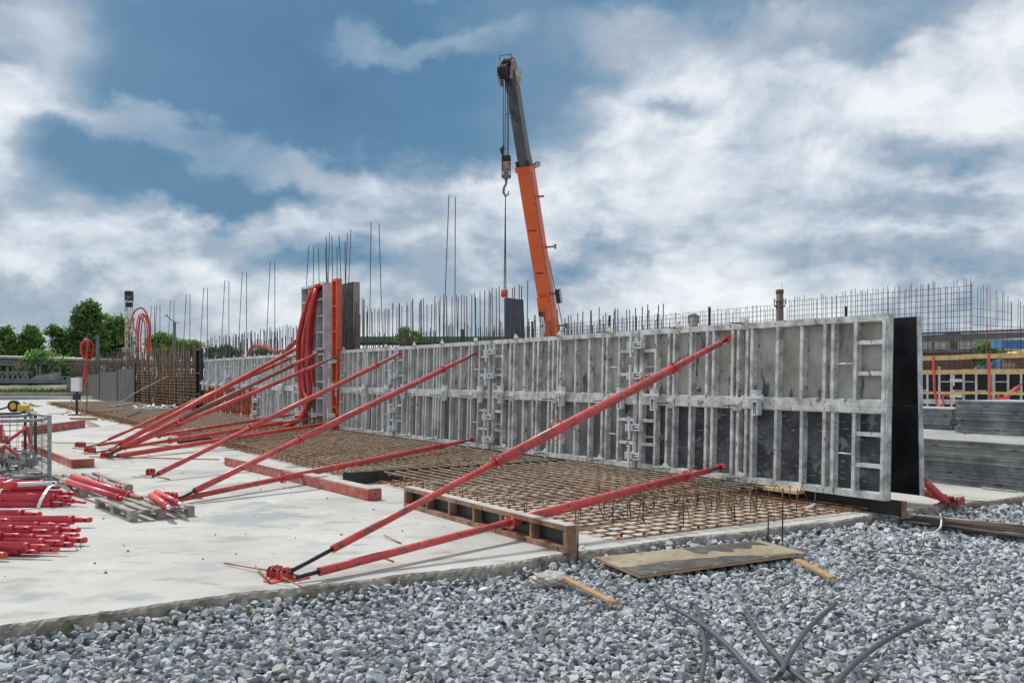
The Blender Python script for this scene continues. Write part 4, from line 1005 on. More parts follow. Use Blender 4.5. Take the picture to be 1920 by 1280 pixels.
yaw = math.atan2((bk-fl).y, (bk-fl).x)
# local x from front corner to the back, local y must point to the right-away side: mirror by starting at the right corner
def pal(fl, bk, rt, label):
    ex = (fl-bk); Lx = ex.length; yw = math.atan2(ex.y, ex.x); Wy = abs((rt-fl).cross(ex.normalized()).z)
    return pallet(bk, yw, Lx, Wy, label), bk, yw
pal(fl, bk, rt, 'front timber pallet on the slab with two short red props on it')
fl2, bk2, rt2 = gnd(152, 932, 0), gnd(96, 905, 0), gnd(232, 918, 0)
pal(fl2, bk2, rt2, 'rear timber pallet on the slab, half behind the wire cage')
def loose_prop(a, b_, r, label, mat='crimson', tip=.16, hands=1, group='loose red props', tipmat=None, r2=None, end2=False):
    a, b_ = Vector(a), Vector(b_); d = (b_-a); dn = d.normalized(); t = thing('loose_prop', label, 'prop', a, 0, group)
    m = MB(); m.tube([(0, 0, 0), d-dn*tip], r, 12); m.tube([d-dn*(tip+.05), d-dn*tip*.98], r*1.06, 14); m.build('tube', mat, t)
    m = MB(); m.tube([d-dn*(tip+.01), d-dn*.035, d], [r2 or r*.62, r2 or r*.62, (r2 or r*.62)*.85], 12); m.build('inner_tube', tipmat or mat, t)
    x = dn.cross(Vector((0, 0, 1))).normalized()
    m = MB(); q = d-dn*.07; m.tube([q-x*0+x*((r2 or r*.62)+.003), q+x*((r2 or r*.62)-.003)], r*.30, 8, sm=False); m.build('pin_hole', 'hole', t)
    for k in range(hands):
        s = d.length*(.45+.25*k); handle(dn*s, d, r, t, mat, random.choice((1, 1, 0)), .22)
    return t
# props on the pallets
pz = .14
loose_prop(gnd(136, 893, .19), gnd(266, 934, .17)+Vector((0, 0, 0)), .05, 'longer crimson prop lying slanted across both pallets', tip=.45, hands=2, tipmat='rust_brown')
loose_prop(gnd(127, 902, .19), gnd(229, 934, .18), .042, 'shorter crimson prop lying left of the longer one across the pallets', tip=.12, hands=1)
loose_prop(gnd(285, 928, .19), gnd(317, 951, .19), .045, 'short orange-red screw jack on the front pallet, left one', 'red2', tip=.10, hands=2, tipmat='zinc')
loose_prop(gnd(293, 923, .19), gnd(341, 946, .19), .045, 'short crimson screw jack on the front pallet, right one', 'crimson', tip=.16, hands=2, tipmat='zinc')
# large stack on the left: (end px, end py, height, dirdeg, radius, length)
rows = [  # front loose group
 (12, 1040, .06, -9, .055, 3.2, 'lowest in front, orange-red'), (56, 1029, .06, -8, .06, 3.0, 'front row, bright red one'), (110, 1030, .06, -6, .05, 3.0, 'front row behind the bright red one'),
 (137, 1021, .06, -5, .055, 3.2, 'front row with clipped end'), (162, 1012, .06, -4, .06, 3.3, 'front row, thick collar'), (148, 1003, .07, -3, .045, 3.2, 'with short pin end'),
 (93, 996, .13, -2, .045, 3.0, 'thin one in the gap'), (150, 993, .12, -3, .05, 3.3, 'near the stack middle'), (108, 983, .08, 0, .035, 3.0, 'thin dark one in the middle'),
 (172, 974, .09, 1, .058, 3.6, 'longest reaching farthest right'), (77, 964, .12, 1, .066, 3.0, 'thick short one between both groups')]
for px, py, z, dg, r, L, w in rows:
    e_ = gnd(px, py, z); d_ = Vector((math.cos(R(dg)), math.sin(R(dg)), 0))
    loose_prop(e_-d_*L, e_, r*.9, 'crimson prop in the front of the left stack, %s' % w, 'red2' if 'orange' in w or 'bright' in w else 'crimson', tip=.22, hands=0, group='crimson props stacked at the left edge')
up = [(132, 948, .06, -3, .052, 3.2), (142, 925, .36, -3, .055, 3.3), (133, 932, .28, -2, .05, 3.2), (126, 945, .17, 3, .055, 3.2), (133, 950, .06, 3, .05, 3.2), (112, 914, .42, -2, .045, 3.2), (36, 940, .30, 0, .06, 3.0), (32, 955, .16, 2, .055, 3.0),
      (160, 942, .10, -22, .035, 1.1), (125, 936, .22, -1, .05, 3.3), (110, 905, .46, -4, .05, 3.0), (30, 912, .50, -30, .06, 2.4), (15, 917, .52, -28, .055, 2.2), (60, 907, .50, -18, .045, 2.0)]
wn = ['at its foot', 'on top with a wide collar', 'second from the top', 'mid height slanting up', 'lowest with twin end', 'upper rear', 'short thick one at the left', 'short one at the left below', 'thin one poking out to the right', 'centre', 'rear top', 'slanting down from the upper left, thick', 'slanting down from the upper left, front', 'slanting thin one at the top']
for (px, py, z, dg, r, L), w in zip(up, wn):
    Y = 12.4+(.5 if z > .3 else 0)+(.3 if z < .1 else .2); e_ = at(px, py, Y); d_ = Vector((math.cos(R(dg)), math.sin(R(dg)), -.05 if dg < -15 else 0))
    loose_prop(e_-d_*L, e_, r*.88, 'crimson prop in the strapped bundle at the left, %s' % w, 'crimson', tip=.22, hands=2 if r > .04 else 0, group='crimson props in the strapped bundle')
fl_ = [(70, 1034, .05, -8, 3.0), (118, 1016, .13, -5, 3.1), (100, 1007, .15, -4, 3.1), (60, 990, .20, -2, 3.0), (130, 984, .05, -1, 3.2), (40, 1003, .20, -4, 3.0), (90, 1024, .12, -7, 3.0), (20, 975, .18, 1, 3.0)]
for k, (px, py, z, dg, L) in enumerate(fl_):
    e_ = gnd(px, py, z); d_ = Vector((math.cos(R(dg)), math.sin(R(dg)), 0))
    loose_prop(e_-d_*L, e_, .036, 'slim crimson prop filling the front of the left stack, %s from the front' % ORD[[0, 3, 4, 6, 5, 2, 1, 7][k]], 'crimson', tip=.2, hands=0, group='crimson props stacked at the left edge')
o_ = at(30, 908, 12.5); loose_prop(o_, at(108, 905, 12.9), .05, 'orange-red screw jack with zinc end on top of the left stack', 'red2', tip=.75, hands=0, tipmat='zinc')
for k, (px, Yc) in enumerate(((103, 12.8), (24, 12.9))):
    c_ = at(px, 940 if k == 0 else 930, Yc); m = MB(); n = 20
    pts = [Vector((.02*math.sin(i), .42*math.cos(2*math.pi*i/n), .24*math.sin(2*math.pi*i/n))) for i in range(n+1)]
    for i in range(n): m.bar(pts[i], pts[i+1], .045, .006, up=(pts[i]+pts[i+1]).normalized())
    o = m.build('steel_strap', 'whiteplastic'); o.location = c_; tag(o, 'pale strap wrapped round the crimson bundle, %s one' % ('right' if k == 0 else 'left'), 'strap')

# ================================================================== WIRE CAGE CONTAINER
c0 = gnd(93, 903, 0); Hc = 1.18
def cage(loc, label, w, d_, mat, mesh=True, H=1.15):
    t = thing('wire_cage', label, 'cage', loc, RZ+R(4))
    # local x toward the camera-right; the box lies toward -x (away) and -y (left)
    for (x, y) in ((0, 0), (-d_, 0), (0, -w), (-d_, -w)):
        m = MB(); m.bar((x, y, 0), (x, y, H), .055, .055, (0, 1, 0)); m.build('corner_post', mat, t)
    for y in (0, -w):
        for zr in (H-.03, .1): m = MB(); m.tube([(0, y, zr), (-d_, y, zr)], .026, 8); m.build('side_rail', mat, t)
    for x in (0, -d_):
        m = MB(); m.tube([(x, -.03, H-.04), (x, -.10, H-.075), (x, -.25, H-.085), (x, -w+.25, H-.085), (x, -w, H-.04)], .032, 8); m.build('end_rail', mat, t); m = MB(); m.tube([(x, 0, .1), (x, -w, .1)], .025, 6); m.build('lower_rail', mat, t)
    m = MB(); m.box(-d_, 0, -w, 0, .09, .10); m.build('base_tray', 'steelgrey', t)
    if mesh:
        wv = MB(); wv.tube([(0, 0, .1), (0, 0, H-.05)], .004, 4); v_ = wv.mesh('wire', ['rebar_dark'])
        n1, n2 = int(w/.12), int(d_/.12)
        for i in range(1, n1): put('wire', v_, t, (.01, -i*.12, 0)); put('wire', v_, t, (-d_, -i*.12, 0))
        for i in range(1, n2): put('wire', v_, t, (-i*.12, .0, 0)); put('wire', v_, t, (-i*.12, -w, 0))
        hz = MB()
        for k, z in enumerate([.2+.1*j for j in range(9)]):
            for y in (0, -w): put('wire', HW(d_), t, (-0, y, z), (0, 0, math.pi))
            put('wire', HW(w), t, (.006, 0, z), (0, 0, -math.pi/2)); put('wire', HW(w), t, (-d_, 0, z), (0, 0, -math.pi/2))
    return t
_hw = {}
def HW(L):
    if L not in _hw: m = MB(); m.tube([(0, 0, 0), (L, 0, 0)], .004, 4); _hw[L] = m.mesh('wire', ['rebar_dark'])
    return _hw[L]
cage(c0, 'grey wire cage full of clamps behind the crimson stack', 1.25, 2.0, 'cage_steel')
cage(gnd(66, 862, 0), 'black steel rack standing behind the wire cage', 1.6, 1.4, 'black', False, 1.05)
# contents
Mx = Matrix.Rotation(RZ+R(4), 3, 'Z')
for k in range(44):
    x, y = -random.uniform(.12, 1.85), -random.uniform(.12, 1.15); z = .14+.30*random.random()+(.12 if x > -.9 else 0)
    p = c0+Mx@Vector((x, y, z)); a = random.uniform(0, 3.1); e_ = random.uniform(-.8, .9)
    t = thing('loose_clamp', 'galvanised clamp in the jumble inside the wire cage', 'clamp', p, a, 'galvanised clamps jumbled in the wire cage')
    d_ = Vector((.14*math.cos(e_), 0, .14*math.sin(e_)))
    m = MB(); m.bar(-d_, d_, .10, .075, (0, 0, 1), c=.012); m.build('body', random.choice(('zinc', 'zinc_dull', 'zinc_dull')), t)
    m = MB(); m.bar(d_*.2+Vector((0, 0, -.12)), d_*.2+Vector((0, 0, .14)), .03, .05, (1, 0, 0)); m.build('wedge', 'zinc_dull', t)
for k in range(9):
    x, y = -random.uniform(.5, 1.7), -random.uniform(.35, 1.15); p = c0+Mx@Vector((x, y, .45+.35*random.random()))
    t = thing('loose_bracket', 'red bracket in the upper part of the wire cage heap', 'bracket', p, random.uniform(0, 6.28), 'red brackets in the wire cage')
    m = MB(); m.bar((-.2, 0, -.1), (.15, 0, .15), .06, .05, c=.01); m.bar((.15, 0, .15), (.2, 0, -.15), .06, .04, c=.01); m.build('arm', 'red', t)
    m = MB(); m.tube([(-.22, 0, -.1), (-.18, 0, -.06)], .075, 10, sm=False); m.build('disc', 'red3', t)

# red beams near the cage
def wbox(a, b_, w, h, label, mat='timber_red'):
    p = gnd(*a, 0); q = gnd(*b_, 0); d_ = q-p; t = thing('red_beam', label, 'beam', p, math.atan2(d_.y, d_.x)); L = d_.length
    m = MB(); m.bar((0, w/2, h/2), (L, w/2, h/2), w, h, c=.012); m.build('body', mat, t)
    m = MB(); m.bar((.01, w/2, h+.002), (L-.01, w/2, h+.002), w*.92, .008); m.build('top_face', 'cement_top', t)
    m = MB(); m.box(-.008, 0, w*.12, w*.88, h*.12, h*.88); m.build('end_face', 'rust_frame', t)
    return t
wbox((134, 878), (40, 838), -.42, .17, 'thick short beam with worn red end showing beside the cage')
wbox((160, 801), (60, 815), -.3, .27, 'reddish beam lying behind the cage with thin bars at its end')
t = thing('bar_bunch', 'few thin rusty bars sloping down from the reddish beam end', 'rebar', gnd(158, 800, 0))
for k in range(6): bar_obj((0, .1*k, .26-.02*k), (.35+.06*k, -.35+.05*k, .0), .012, 'rebar', t)

# yellow machine
c_ = gnd(30, 772, 0)
t = thing('roller_machine', 'small yellow machine with a black wheel behind the cage at the left edge', 'machine', c_)
m = MB(); m.tube([(-.1, -.1, .30), (-.1, .12, .30)], .30, 20, sm=False); m.build('tyre', 'rubber', t)
m = MB(); m.tube([(-.1, -.12, .30), (-.1, -.08, .30)], .17, 16, sm=False); m.build('hub', 'yellow', t)
for k in range(4): m = MB(); a = k*1.57+.5; m.tube([(-.1+.09*math.cos(a), -.13, .3+.09*math.sin(a)), (-.1+.09*math.cos(a), -.118, .3+.09*math.sin(a))], .02, 6, sm=False); m.build('hub_hole', 'hole', t)
m = MB(); m.bar((.15, 0, .22), (.62, 0, .17), .3, .36, c=.05); m.build('engine_block', 'yellow', t)
m = MB(); m.bar((.5, 0, .13), (.85, 0, .1), .25, .18, c=.03); m.build('front_plate', 'yellow', t)
m = MB(); m.tube([(-.1, 0, .35), (-.9, 0, .12), (-1.3, 0, .04)], .05, 6); m.build('handle_bar', 'dark', t)
t = thing('tarpaulin', 'low dark tarpaulin heap behind the yellow machine', 'tarpaulin', gnd(48, 762, 0))
m = MB(); m.grid([[(-.9+i*.2, -.4+j*.2, max(0, .22*math.sin(i*.35+.1)*math.sin(j*.7+.2)*(1+.3*math.sin(i*3+j)))) for i in range(10)] for j in range(5)], 0, True); m.build('cloth', 'dark', t)
# debris lines on slab near box
for k, (a, b_) in enumerate((((186, 788), (200, 785)), ((205, 783), (232, 790)), ((215, 779), (240, 783)), ((95, 778), (132, 775)))):
    p, q = gnd(*a, .02), gnd(*b_, .02); n_ = 5
    pts = [p.lerp(q, i/n_)+Vector((random.uniform(-.15, .15), random.uniform(-.3, .3), random.uniform(0, .08))) for i in range(n_+1)]
    hose('grey tangle of cable on the slab, %s right of the white box' % ORD[k], pts, .02, 'debris', 'cable', n=4, sub=3)

# ================================================================== STACKS OF PANELS ON THE RIGHT
def stack(p, L, Wd, n, h0, label, group, mats):
    for k in range(n):
        j = random.uniform(-.02, .02); o0 = Vector(p)-D1*0+D2*j; o0.z = p[2]+k*h0
        t = thing('stacked_formwork', label % ORD[k], 'formwork panel', o0, RZ, group)
        mt = random.choice(mats); m = MB()
        m.box(-.0+j, L+j, 0, .012, .004, h0-.004); m.box(j, L+j, -.012, 0, .004, .030); m.box(j, L+j, -.012, 0, h0-.030, h0-.004)
        m.box(j, .012+j, 0, Wd, .004, h0-.004); m.box(L-.012+j, L+j, 0, Wd, .004, h0-.004); m.box(j, L+j, Wd-.012, Wd, .004, h0-.004); m.build('frame', mt, t)
        m = MB(); m.box(.012+j, L-.012+j, .012, Wd-.012, h0-.02, h0-.006); m.build('facing_sheet', 'ply_mid' if k < n-1 else 'conc_grey', t)
        hm = MB(); hm.tube([(0, -.013, 0), (0, -.009, 0)], .010, 6, sm=False); me = hm.mesh('bolt_hole', ['hole'])
        for x in [.5+i*1.3 for i in range(int(L/1.3))]: put('bolt_hole', me, t, (x, .01, h0/2))
A['stack1'] = M('stacked_frame_steel', [(.10, .11, .12), (.19, .20, .21), (.31, .32, .32)], 2.2, .65, .2, .3, 40, [((.40, .40, .38), 5, .60, .08, (1, 1, 4)), ((.045, .045, .05), 4, .60, .06, (1, 1, 5))])
A['stack2'] = M('stacked_frame_dusty', [(.17, .175, .17), (.26, .265, .255), (.36, .36, .34)], 2.0, .75, .1, .4, 40, [((.07, .065, .06), 4, .60, .06, (1, 1, 5)), ((.5, .49, .46), 7, .64, .06)])
pL = gnd(1700, 899, 0); dirr = -D1
s0 = pL - (-D1)*1.0
stack(s0, 5.4, 2.4, 6, .125, 'grey ribbed panel in the big front stack right of the wall, %s from the bottom', 'panels in the big front stack', ['stack2', 'stack2', 'stack1'])
p2 = at(1793, 811, 17.3); p2.z = .752
stack(p2, 5.4, 1.6, 5, .122, 'dark panel in the upper stack on top of the big one, %s from the bottom', 'panels in the upper stack', ['stack1'])
p3 = at(1793, 806, 17.5); p3 = p3-(-D1)*2.6+D2*.15; p3.z = .752
stack(p3, 2.4, 1.2, 4, .108, 'narrow panel in the small stack beside the black sheet, %s from the bottom', 'panels in the small stack', ['stack1', 'stack2'])
loose_bar([at(1738, 816, 16.4), at(1790, 821, 16.2), at(1800, 818, 16.6), at(1820, 808, 16.9)], .008, 'rebar', 'bent_bar', 'thin bent rusty bar lying on the big panel stack', 'rebar')
plank((1842, 914), (1906, 921), .05, .02, 'zinc_dull', 'pale strip on the slab at the foot of the big stack', .02, .02)

# forms with black sheets and guard rail behind the stacks ------------
G0 = at(1690, 707, 37.5); G0.z = 0; G1 = at(1990, 707, 34.2); G1.z = 0
gd = (G1-G0).normalized(); gz = math.atan2(gd.y, gd.x); GL = (G1-G0).length
t0 = 0
for k in range(2):
    for tier in (0, 1):
        z = -.38+tier*1.2; L = 3.3
        t = thing('formwork', 'distant formwork panel with black sheets under the timber guard rail, %s %s' % ('upper' if tier else 'lower', 'left' if k == 0 else 'right'), 'formwork panel', G0+gd*(k*3.35)+Vector((0, 0, z)), gz, 'distant black-sheeted forms')
        m = MB(); m.box(0, L, 0, .10, 1.10, 1.19); m.box(0, L, 0, .10, 0, .09); m.box(0, .10, 0, .1, .09, 1.1); m.box(L-.1, L, 0, .1, .09, 1.1); m.build('frame', 'frame', t)
        m = MB(); m.box(.01, L-.01, .1, .112, .01, 1.18); m.build('facing_sheet', 'ply_black', t)
        rm = MB(); rm.box(-.04, .04, .005, .099, .09, 1.10); me = rm.mesh('rib', ['frame_far'])
        for i in range(1, 7): put('rib', me, t, (.1+i*.447, 0, 0))
        st = MB(); st.box(0, .40, .02, .05, -.02, .02); me = st.mesh('rod', ['frame_far'])
        for x in (.55, 1.9, 2.75): put('rod', me, t, (x, 0, .45)); put('rod', me, t, (x-.45, 0, .8))
for k, (px, py) in enumerate(((1793, 713), (1793, 742))):
    p = at(px, py, 36.2); t = thing('formwork_clamp', 'clamp on the distant forms under the guard rail, %s' % ('upper one' if k == 0 else 'lower one'), 'clamp', p, gz)
    m = MB(); m.box(-.22, .22, -.1, 0, -.06, .06); m.build('body', 'zinc', t); m = MB(); m.box(-.1, -.04, -.14, -.1, -.22, .22); m.build('wedge', 'zinc', t)
g0 = at(1700, 707, 35.2); g1 = at(1960, 707, 32.2)
t = thing('guard_rail', 'timber guard rail of three yellow boards on red posts behind the panel stacks', 'guard rail', (g0.x, g0.y, 0))
gg = Vector((g0.x, g0.y, 0))
for k, (ya, yb, h) in enumerate(((672.5, 665, .17), (698, 696, .17), (735.5, 738.5, .10))):
    a, b_ = at(1700, ya, 35.2)-gg, at(1960, yb, 32.2)-gg; m = MB()
    mid = a.lerp(b_, .48)
    m.bar(a, mid, .035, h); m.bar(mid-(mid-a).normalized()*.3+Vector((.0, -.04, .02)), b_+Vector((0, -.04, 0)), .035, h); m.build('board', 'wood_new', t)
for k, (px, y0, y1) in enumerate(((1750, 668, 733), (1854, 664, 752))):
    Y = 35.2-(px-1700)/260*3-.12; a, b_ = at(px, y0, Y)-gg, at(px+2, y1, Y)-gg
    m = MB(); m.bar(a, b_, .07, .05, (0, 1, 0)); m.build('post', 'red2', t)
    m = MB(); e_ = at(px+9, 765, Y)-gg; m.bar(b_+Vector((0, 0, .0)), e_, .07, .05, (0, 1, 0)); c2 = at(px+28, y1+6 if k == 0 else 744, Y)-gg
    m.bar(b_+Vector((0, .05, 0)), at(px+30, y1+10 if k == 0 else 744, Y)-gg, .06, .05, (0, 1, 0)); m.bar(at(px+18, 740, Y)-gg, at(px+18, 766, Y)-gg, .06, .05, (0, 1, 0)); m.build('bracket', 'red2', t)
prop(at(1858, 768, 33), at(1925, 712, 34.5), [(.03, .72, .085, 0), (.72, .78, .06, 0)], 'slanted red prop against the distant black-sheeted forms at the right edge', 'red2', head=False, group='red braces behind the wall', hands=((.2, 1), (.2, -1)))

# ================================================================== CRANE
CB, CM = at(1037, 640, 50.0), at(985, 312, 46.5)
ax = (CM-CB); CH = CB+ax*1.475; axn = ax.normalized()
base = CB-axn*2.2
t = thing('mobile_crane', 'orange telescopic crane boom with dark upper section rising behind the wall', 'crane', (base.x, base.y, ZG))
o0 = Vector((base.x, base.y, ZG)); hd_ = Vector((axn.x, axn.y, 0)).normalized(); sd = Vector((-hd_.y, hd_.x, 0))      # heading and side
sd = sd if sd.x > 0 else -sd
upn = sd.cross(axn).normalized()
if upn.z < 0: upn = -upn
def bb_(p, q, w, h, mat, name, c=.05): m = MB(); m.bar(p-o0, q-o0, w, h, upn, c=c); return m.build(name, mat, t)
bb_(base, CM, .72, .80, 'orange', 'outer_boom', .06)
bb_(CM-axn*.6, CH, .56, .62, 'boomgrey', 'inner_boom', .05)
bb_(CM-axn*.22, CM+axn*.05, .84, .92, 'orange', 'boom_collar', .03)
m = MB()
for s_ in (-.30, .30): m.bar(CM+axn*.05+sd*s_-upn*.3-o0, CM+axn*.32+sd*s_-upn*.30-o0, .12, .16, upn)
m.build('wear_pads', 'dark', t)
# seam plates
for s_ in (.42, .66): 
    p = CB.lerp(CM, s_); m = MB(); m.bar(p-upn*.402-sd*.22-o0, p-upn*.402+sd*.22-o0, .06, .006, upn); m.build('slot', 'hole', t)
for k, s_ in enumerate((.12, .22, .34, .5, .58, .75, .9)):
    p = CB.lerp(CM, s_); m = MB(); m.bar(p-o0, p+axn*.02-o0, .726, .806, upn, c=.06); m.build('weld_seam', 'rust_frame' if k % 2 else 'orange', t)
for s_ in (-.30,): m = MB(); m.tube([CB.lerp(CM, .30)+sd*.40+upn*s_-o0, CB.lerp(CM, .6)+sd*.385+upn*(s_+.02)-o0, CM-axn*.3+sd*.40+upn*s_-o0], .014, 5); m.build('hydraulic_hose', 'rubber', t)
for s_ in (.30, .45, .62, .8): m = MB(); p = CB.lerp(CM, s_)+sd*.37; m.bar(p-upn*.36-o0, p-upn*.24-o0, .05, .03, axn); m.build('hose_clip', 'dark', t)
# gusset and cylinder under the boom
gq = CB.lerp(CM, .285)
m = MB(); m.bar(gq-upn*.45-o0, gq-axn*1.3-upn*.62-o0, .62, .3, upn, c=.03); m.build('cylinder_bracket', 'orange', t)
m = MB(); m.bar(gq-axn*.75-upn*.78-sd*.13-o0, gq-axn*1.35-upn*.79-sd*.13-o0, .24, .02, upn); m.build('bracket_opening', 'hole', t)
cyl_top = gq-axn*1.0-upn*.72-sd*.10; cyl_bot = base-upn*1.1-sd*.06+axn*.3
md = cyl_top.lerp(cyl_bot, .36)
m = MB(); m.tube([cyl_top-o0, md-o0], .16, 16); m.build('cylinder_rod', 'chrome', t)
m = MB(); m.tube([md-o0, cyl_bot-o0], .22, 16); m.tube([md-o0+Vector((0, 0, .02)), md-o0-Vector((0, 0, .15))], .26, 16, sm=False); m.build('cylinder_barrel', 'orange', t)
# side brackets, lamps
for k, (s_, L) in enumerate(((.09, .5), (.28, .45), (.55, .55), (.83, .35))):
    p = CB.lerp(CM, s_)+sd*.36+upn*.15; m = MB(); m.bar(p-o0, p+sd*L-o0, .07, .09, c=.01); m.box(*( (p+sd*L-o0).x-.06, (p+sd*L-o0).x+.06), (p+sd*L-o0).y-.06, (p+sd*L-o0).y+.06, (p+sd*L-o0).z-.12, (p+sd*L-o0).z+.12) if k in (0, 2) else None
    m.build('guide_bracket', 'rust_brown', t)
def lamp(p, r, d_, nm='work_lamp'):
    m = MB(); m.tube([p-o0, p-o0+d_*r*1.0], [r*.55, r], 14); m.build(nm, 'black', t); m = MB(); m.tube([p-o0+d_*r*1.0, p-o0+d_*r*1.12], r*.95, 14, sm=False); m.build('lamp_glass', 'steellight', t)
lamp(CM+sd*.62+axn*.1, .17, Vector((.5, -.7, -.5)).normalized()); m = MB(); m.tube([CM+sd*.3-o0, CM+sd*.62+axn*.1-o0], .03, 6); m.build('lamp_arm', 'dark', t)
p = CB.lerp(CM, .27)+sd*.72; m = MB(); m.bar(p-axn*.36-o0, p+axn*.36-o0, .26, .3, upn, c=.05); m.build('floodlight', 'dark', t)
m = MB(); m.bar(p-axn*.3+sd*.14-o0, p+axn*.3+sd*.14-o0, .02, .26, upn); m.build('floodlight_glass', 'steellight', t)
# rope along the back of the boom
m = MB(); m.tube([base+upn*.9+sd*.5-o0, CB.lerp(CM, .5)+upn*.55+sd*.25-o0, CM+upn*.5+sd*.2-o0, CH+upn*.45-o0], .022, 5); m.build('hoist_rope', 'wire', t)
# head
hx = CH+axn*.1; fw = -upn      # forward, over the hook
m = MB()
for s_ in (-.30, .30): m.bar(CH-axn*.5+sd*s_+upn*.2-o0, CH+axn*.65+sd*s_-upn*.15-o0, .045, .55, upn)
m.build('head_cheek', 'frame_redgrey', t)
for j, s_ in enumerate((-.22, -.12, 0, .12, .22)):
    c_ = CH+axn*.15-upn*.35+sd*(s_-.15)-o0; m = MB(); m.tube([c_-sd*.03, c_+sd*.03], .36, 18, sm=False); m.build('sheave', 'black', t)
c_ = CH+axn*.55+upn*.05-o0; m = MB(); m.tube([c_-sd*.25, c_+sd*.25], .2, 14, sm=False); m.build('top_sheave', 'dark', t)
m = MB(); q0 = CH+axn*.9-o0
for s_ in (-.38, .25): m.tube([CH+axn*.1+sd*s_-upn*.2-o0, q0+sd*s_-upn*.15], .02, 5)
m.tube([q0-sd*.38-upn*.15, q0+sd*.25-upn*.15], .02, 5); m.tube([q0-sd*.38-upn*.15, q0-sd*.38+upn*.3], .02, 5); m.build('head_guard', 'dark', t)
lamp(CH+axn*.05+sd*.42-upn*.1, .2, Vector((.3, -.8, -.5)).normalized(), 'head_lamp')
m = MB(); m.bar(CH-axn*.2+sd*.15-upn*.35-o0, CH+axn*.55+sd*.35-upn*.2-o0, .12, .35, upn, c=.02); m.bar(CH-axn*.5-sd*.35-upn*.5-o0, CH+axn*.1-sd*.42-upn*.55-o0, .1, .3, upn); m.build('head_plate', 'frame_redgrey', t)
# ropes down to the block
Yh = CH.y-.25
blk = at(949, 312, Yh)
for k, (px, py0) in enumerate(((943.5, 150), (947.5, 140), (951.5, 145), (954, 150))):
    m = MB(); a = at(px, py0, Yh); b_ = at(px+(-.6 if k else .6), 296, Yh); m.tube([a-o0, b_-o0], .022, 5); m.build('rope_fall', 'wire', t)
p = CH-axn*1.9-upn*.38-sd*.2-o0; m = MB(); m.tube([p+Vector((-.2, 0, 0)), p+Vector((.1, -.1, .1)), p+Vector((.15, -.1, -.2)), p+Vector((.4, -.1, -.45))], .03, 5); m.build('limit_weight', 'dark', t)
# hook block: hangs on the ropes of the crane
t = thing('hook_block', 'worn yellow hook block with lifting hook hanging from the crane ropes', 'hook block', blk); S = Yh/FOC
def q_(px, py, dy=0): v_ = at(px, py, Yh+dy); return v_-blk
m = MB(); m.bar(q_(949, 304), q_(949, 319), .34, .34, (0, 1, 0), c=.03); m.build('body', 'hookblock', t)
m = MB()
for s_ in (941.5, 956.5): m.bar(q_(s_, 292), q_(s_, 334), .05, .2, (0, 1, 0))
m.bar(q_(941, 293), q_(957, 293), .15, .06); m.build('side_plate', 'dark', t)
m = MB()
for s_ in (946, 952): m.tube([q_(s_, 299, -.03), q_(s_, 299, .03)], .16, 12, sm=False)
m.build('pulley', 'dark', t)
m = MB(); m.bar(q_(949, 322), q_(949, 335), .28, .26, (0, 1, 0), c=.03); m.bar(q_(941, 331), q_(958, 331), .16, .14, c=.02); m.build('swivel', 'steelgrey', t)
m = MB(); m.tube([q_(949, 334), q_(949, 345), q_(945, 352), q_(944, 361), q_(948, 368), q_(953, 364), q_(953.5, 357)], [.08, .06, .065, .07, .065, .05, .02], 8); m.build('hook', 'steelgrey', t)
m = MB(); m.tube([q_(943, 272), q_(941, 280), q_(942, 290)], [.05, .12, .05], 6); m.tube([q_(938, 277), q_(946, 280)], .03, 5); m.build('rope_socket', 'dark', t)
# slings and lifted sheet
sl0 = at(948, 366, Yh); t = thing('lifting_sling', 'two long slings running down from the crane hook to a red shackle', 'sling', sl0)
for k, s_ in enumerate((945.3, 948.6)): m = MB(); m.tube([Vector((0, 0, 0)), at(947.5, 385, Yh)-sl0, at(s_, 545, Yh)-sl0], .025, 5); m.build('sling', 'wire', t)
m = MB()
for k, s_ in enumerate((942, 946, 950)): m.tube([at(s_, 543, Yh)-sl0, at(s_-1, 556, Yh)-sl0], .06, 6)
m.bar(at(940, 548, Yh)-sl0, at(952, 548, Yh)-sl0, .15, .13, c=.02); m.bar(at(940.5, 556, Yh)-sl0, at(951, 555, Yh)-sl0, .12, .10, c=.02); m.build('shackle', 'red2', t)
pp = at(947, 558, Yh); t = thing('lifted_formwork', 'dark slate formwork sheet hanging from the crane above the wall', 'formwork panel', pp, R(6))
m = MB(); m.hexa([(0, -.06, -2.95), (1.03, -.06, -3.0), (1.03, .06, -3.0), (0, .06, -2.95), (0, -.06, 0), (.90, -.06, -.09), (.90, .06, -.09), (0, .06, 0)]); m.build('sheet', 'panel_blue', t)
m = MB(); m.bar((0, .08, -2.9), (0, .08, -.02), .06, .08, (0, 1, 0)); m.bar((.93, .08, -2.9), (.88, .08, -.1), .06, .08, (0, 1, 0)); m.bar((0, .08, -.05), (.9, .08, -.13), .06, .06); m.build('frame', 'dark', t)
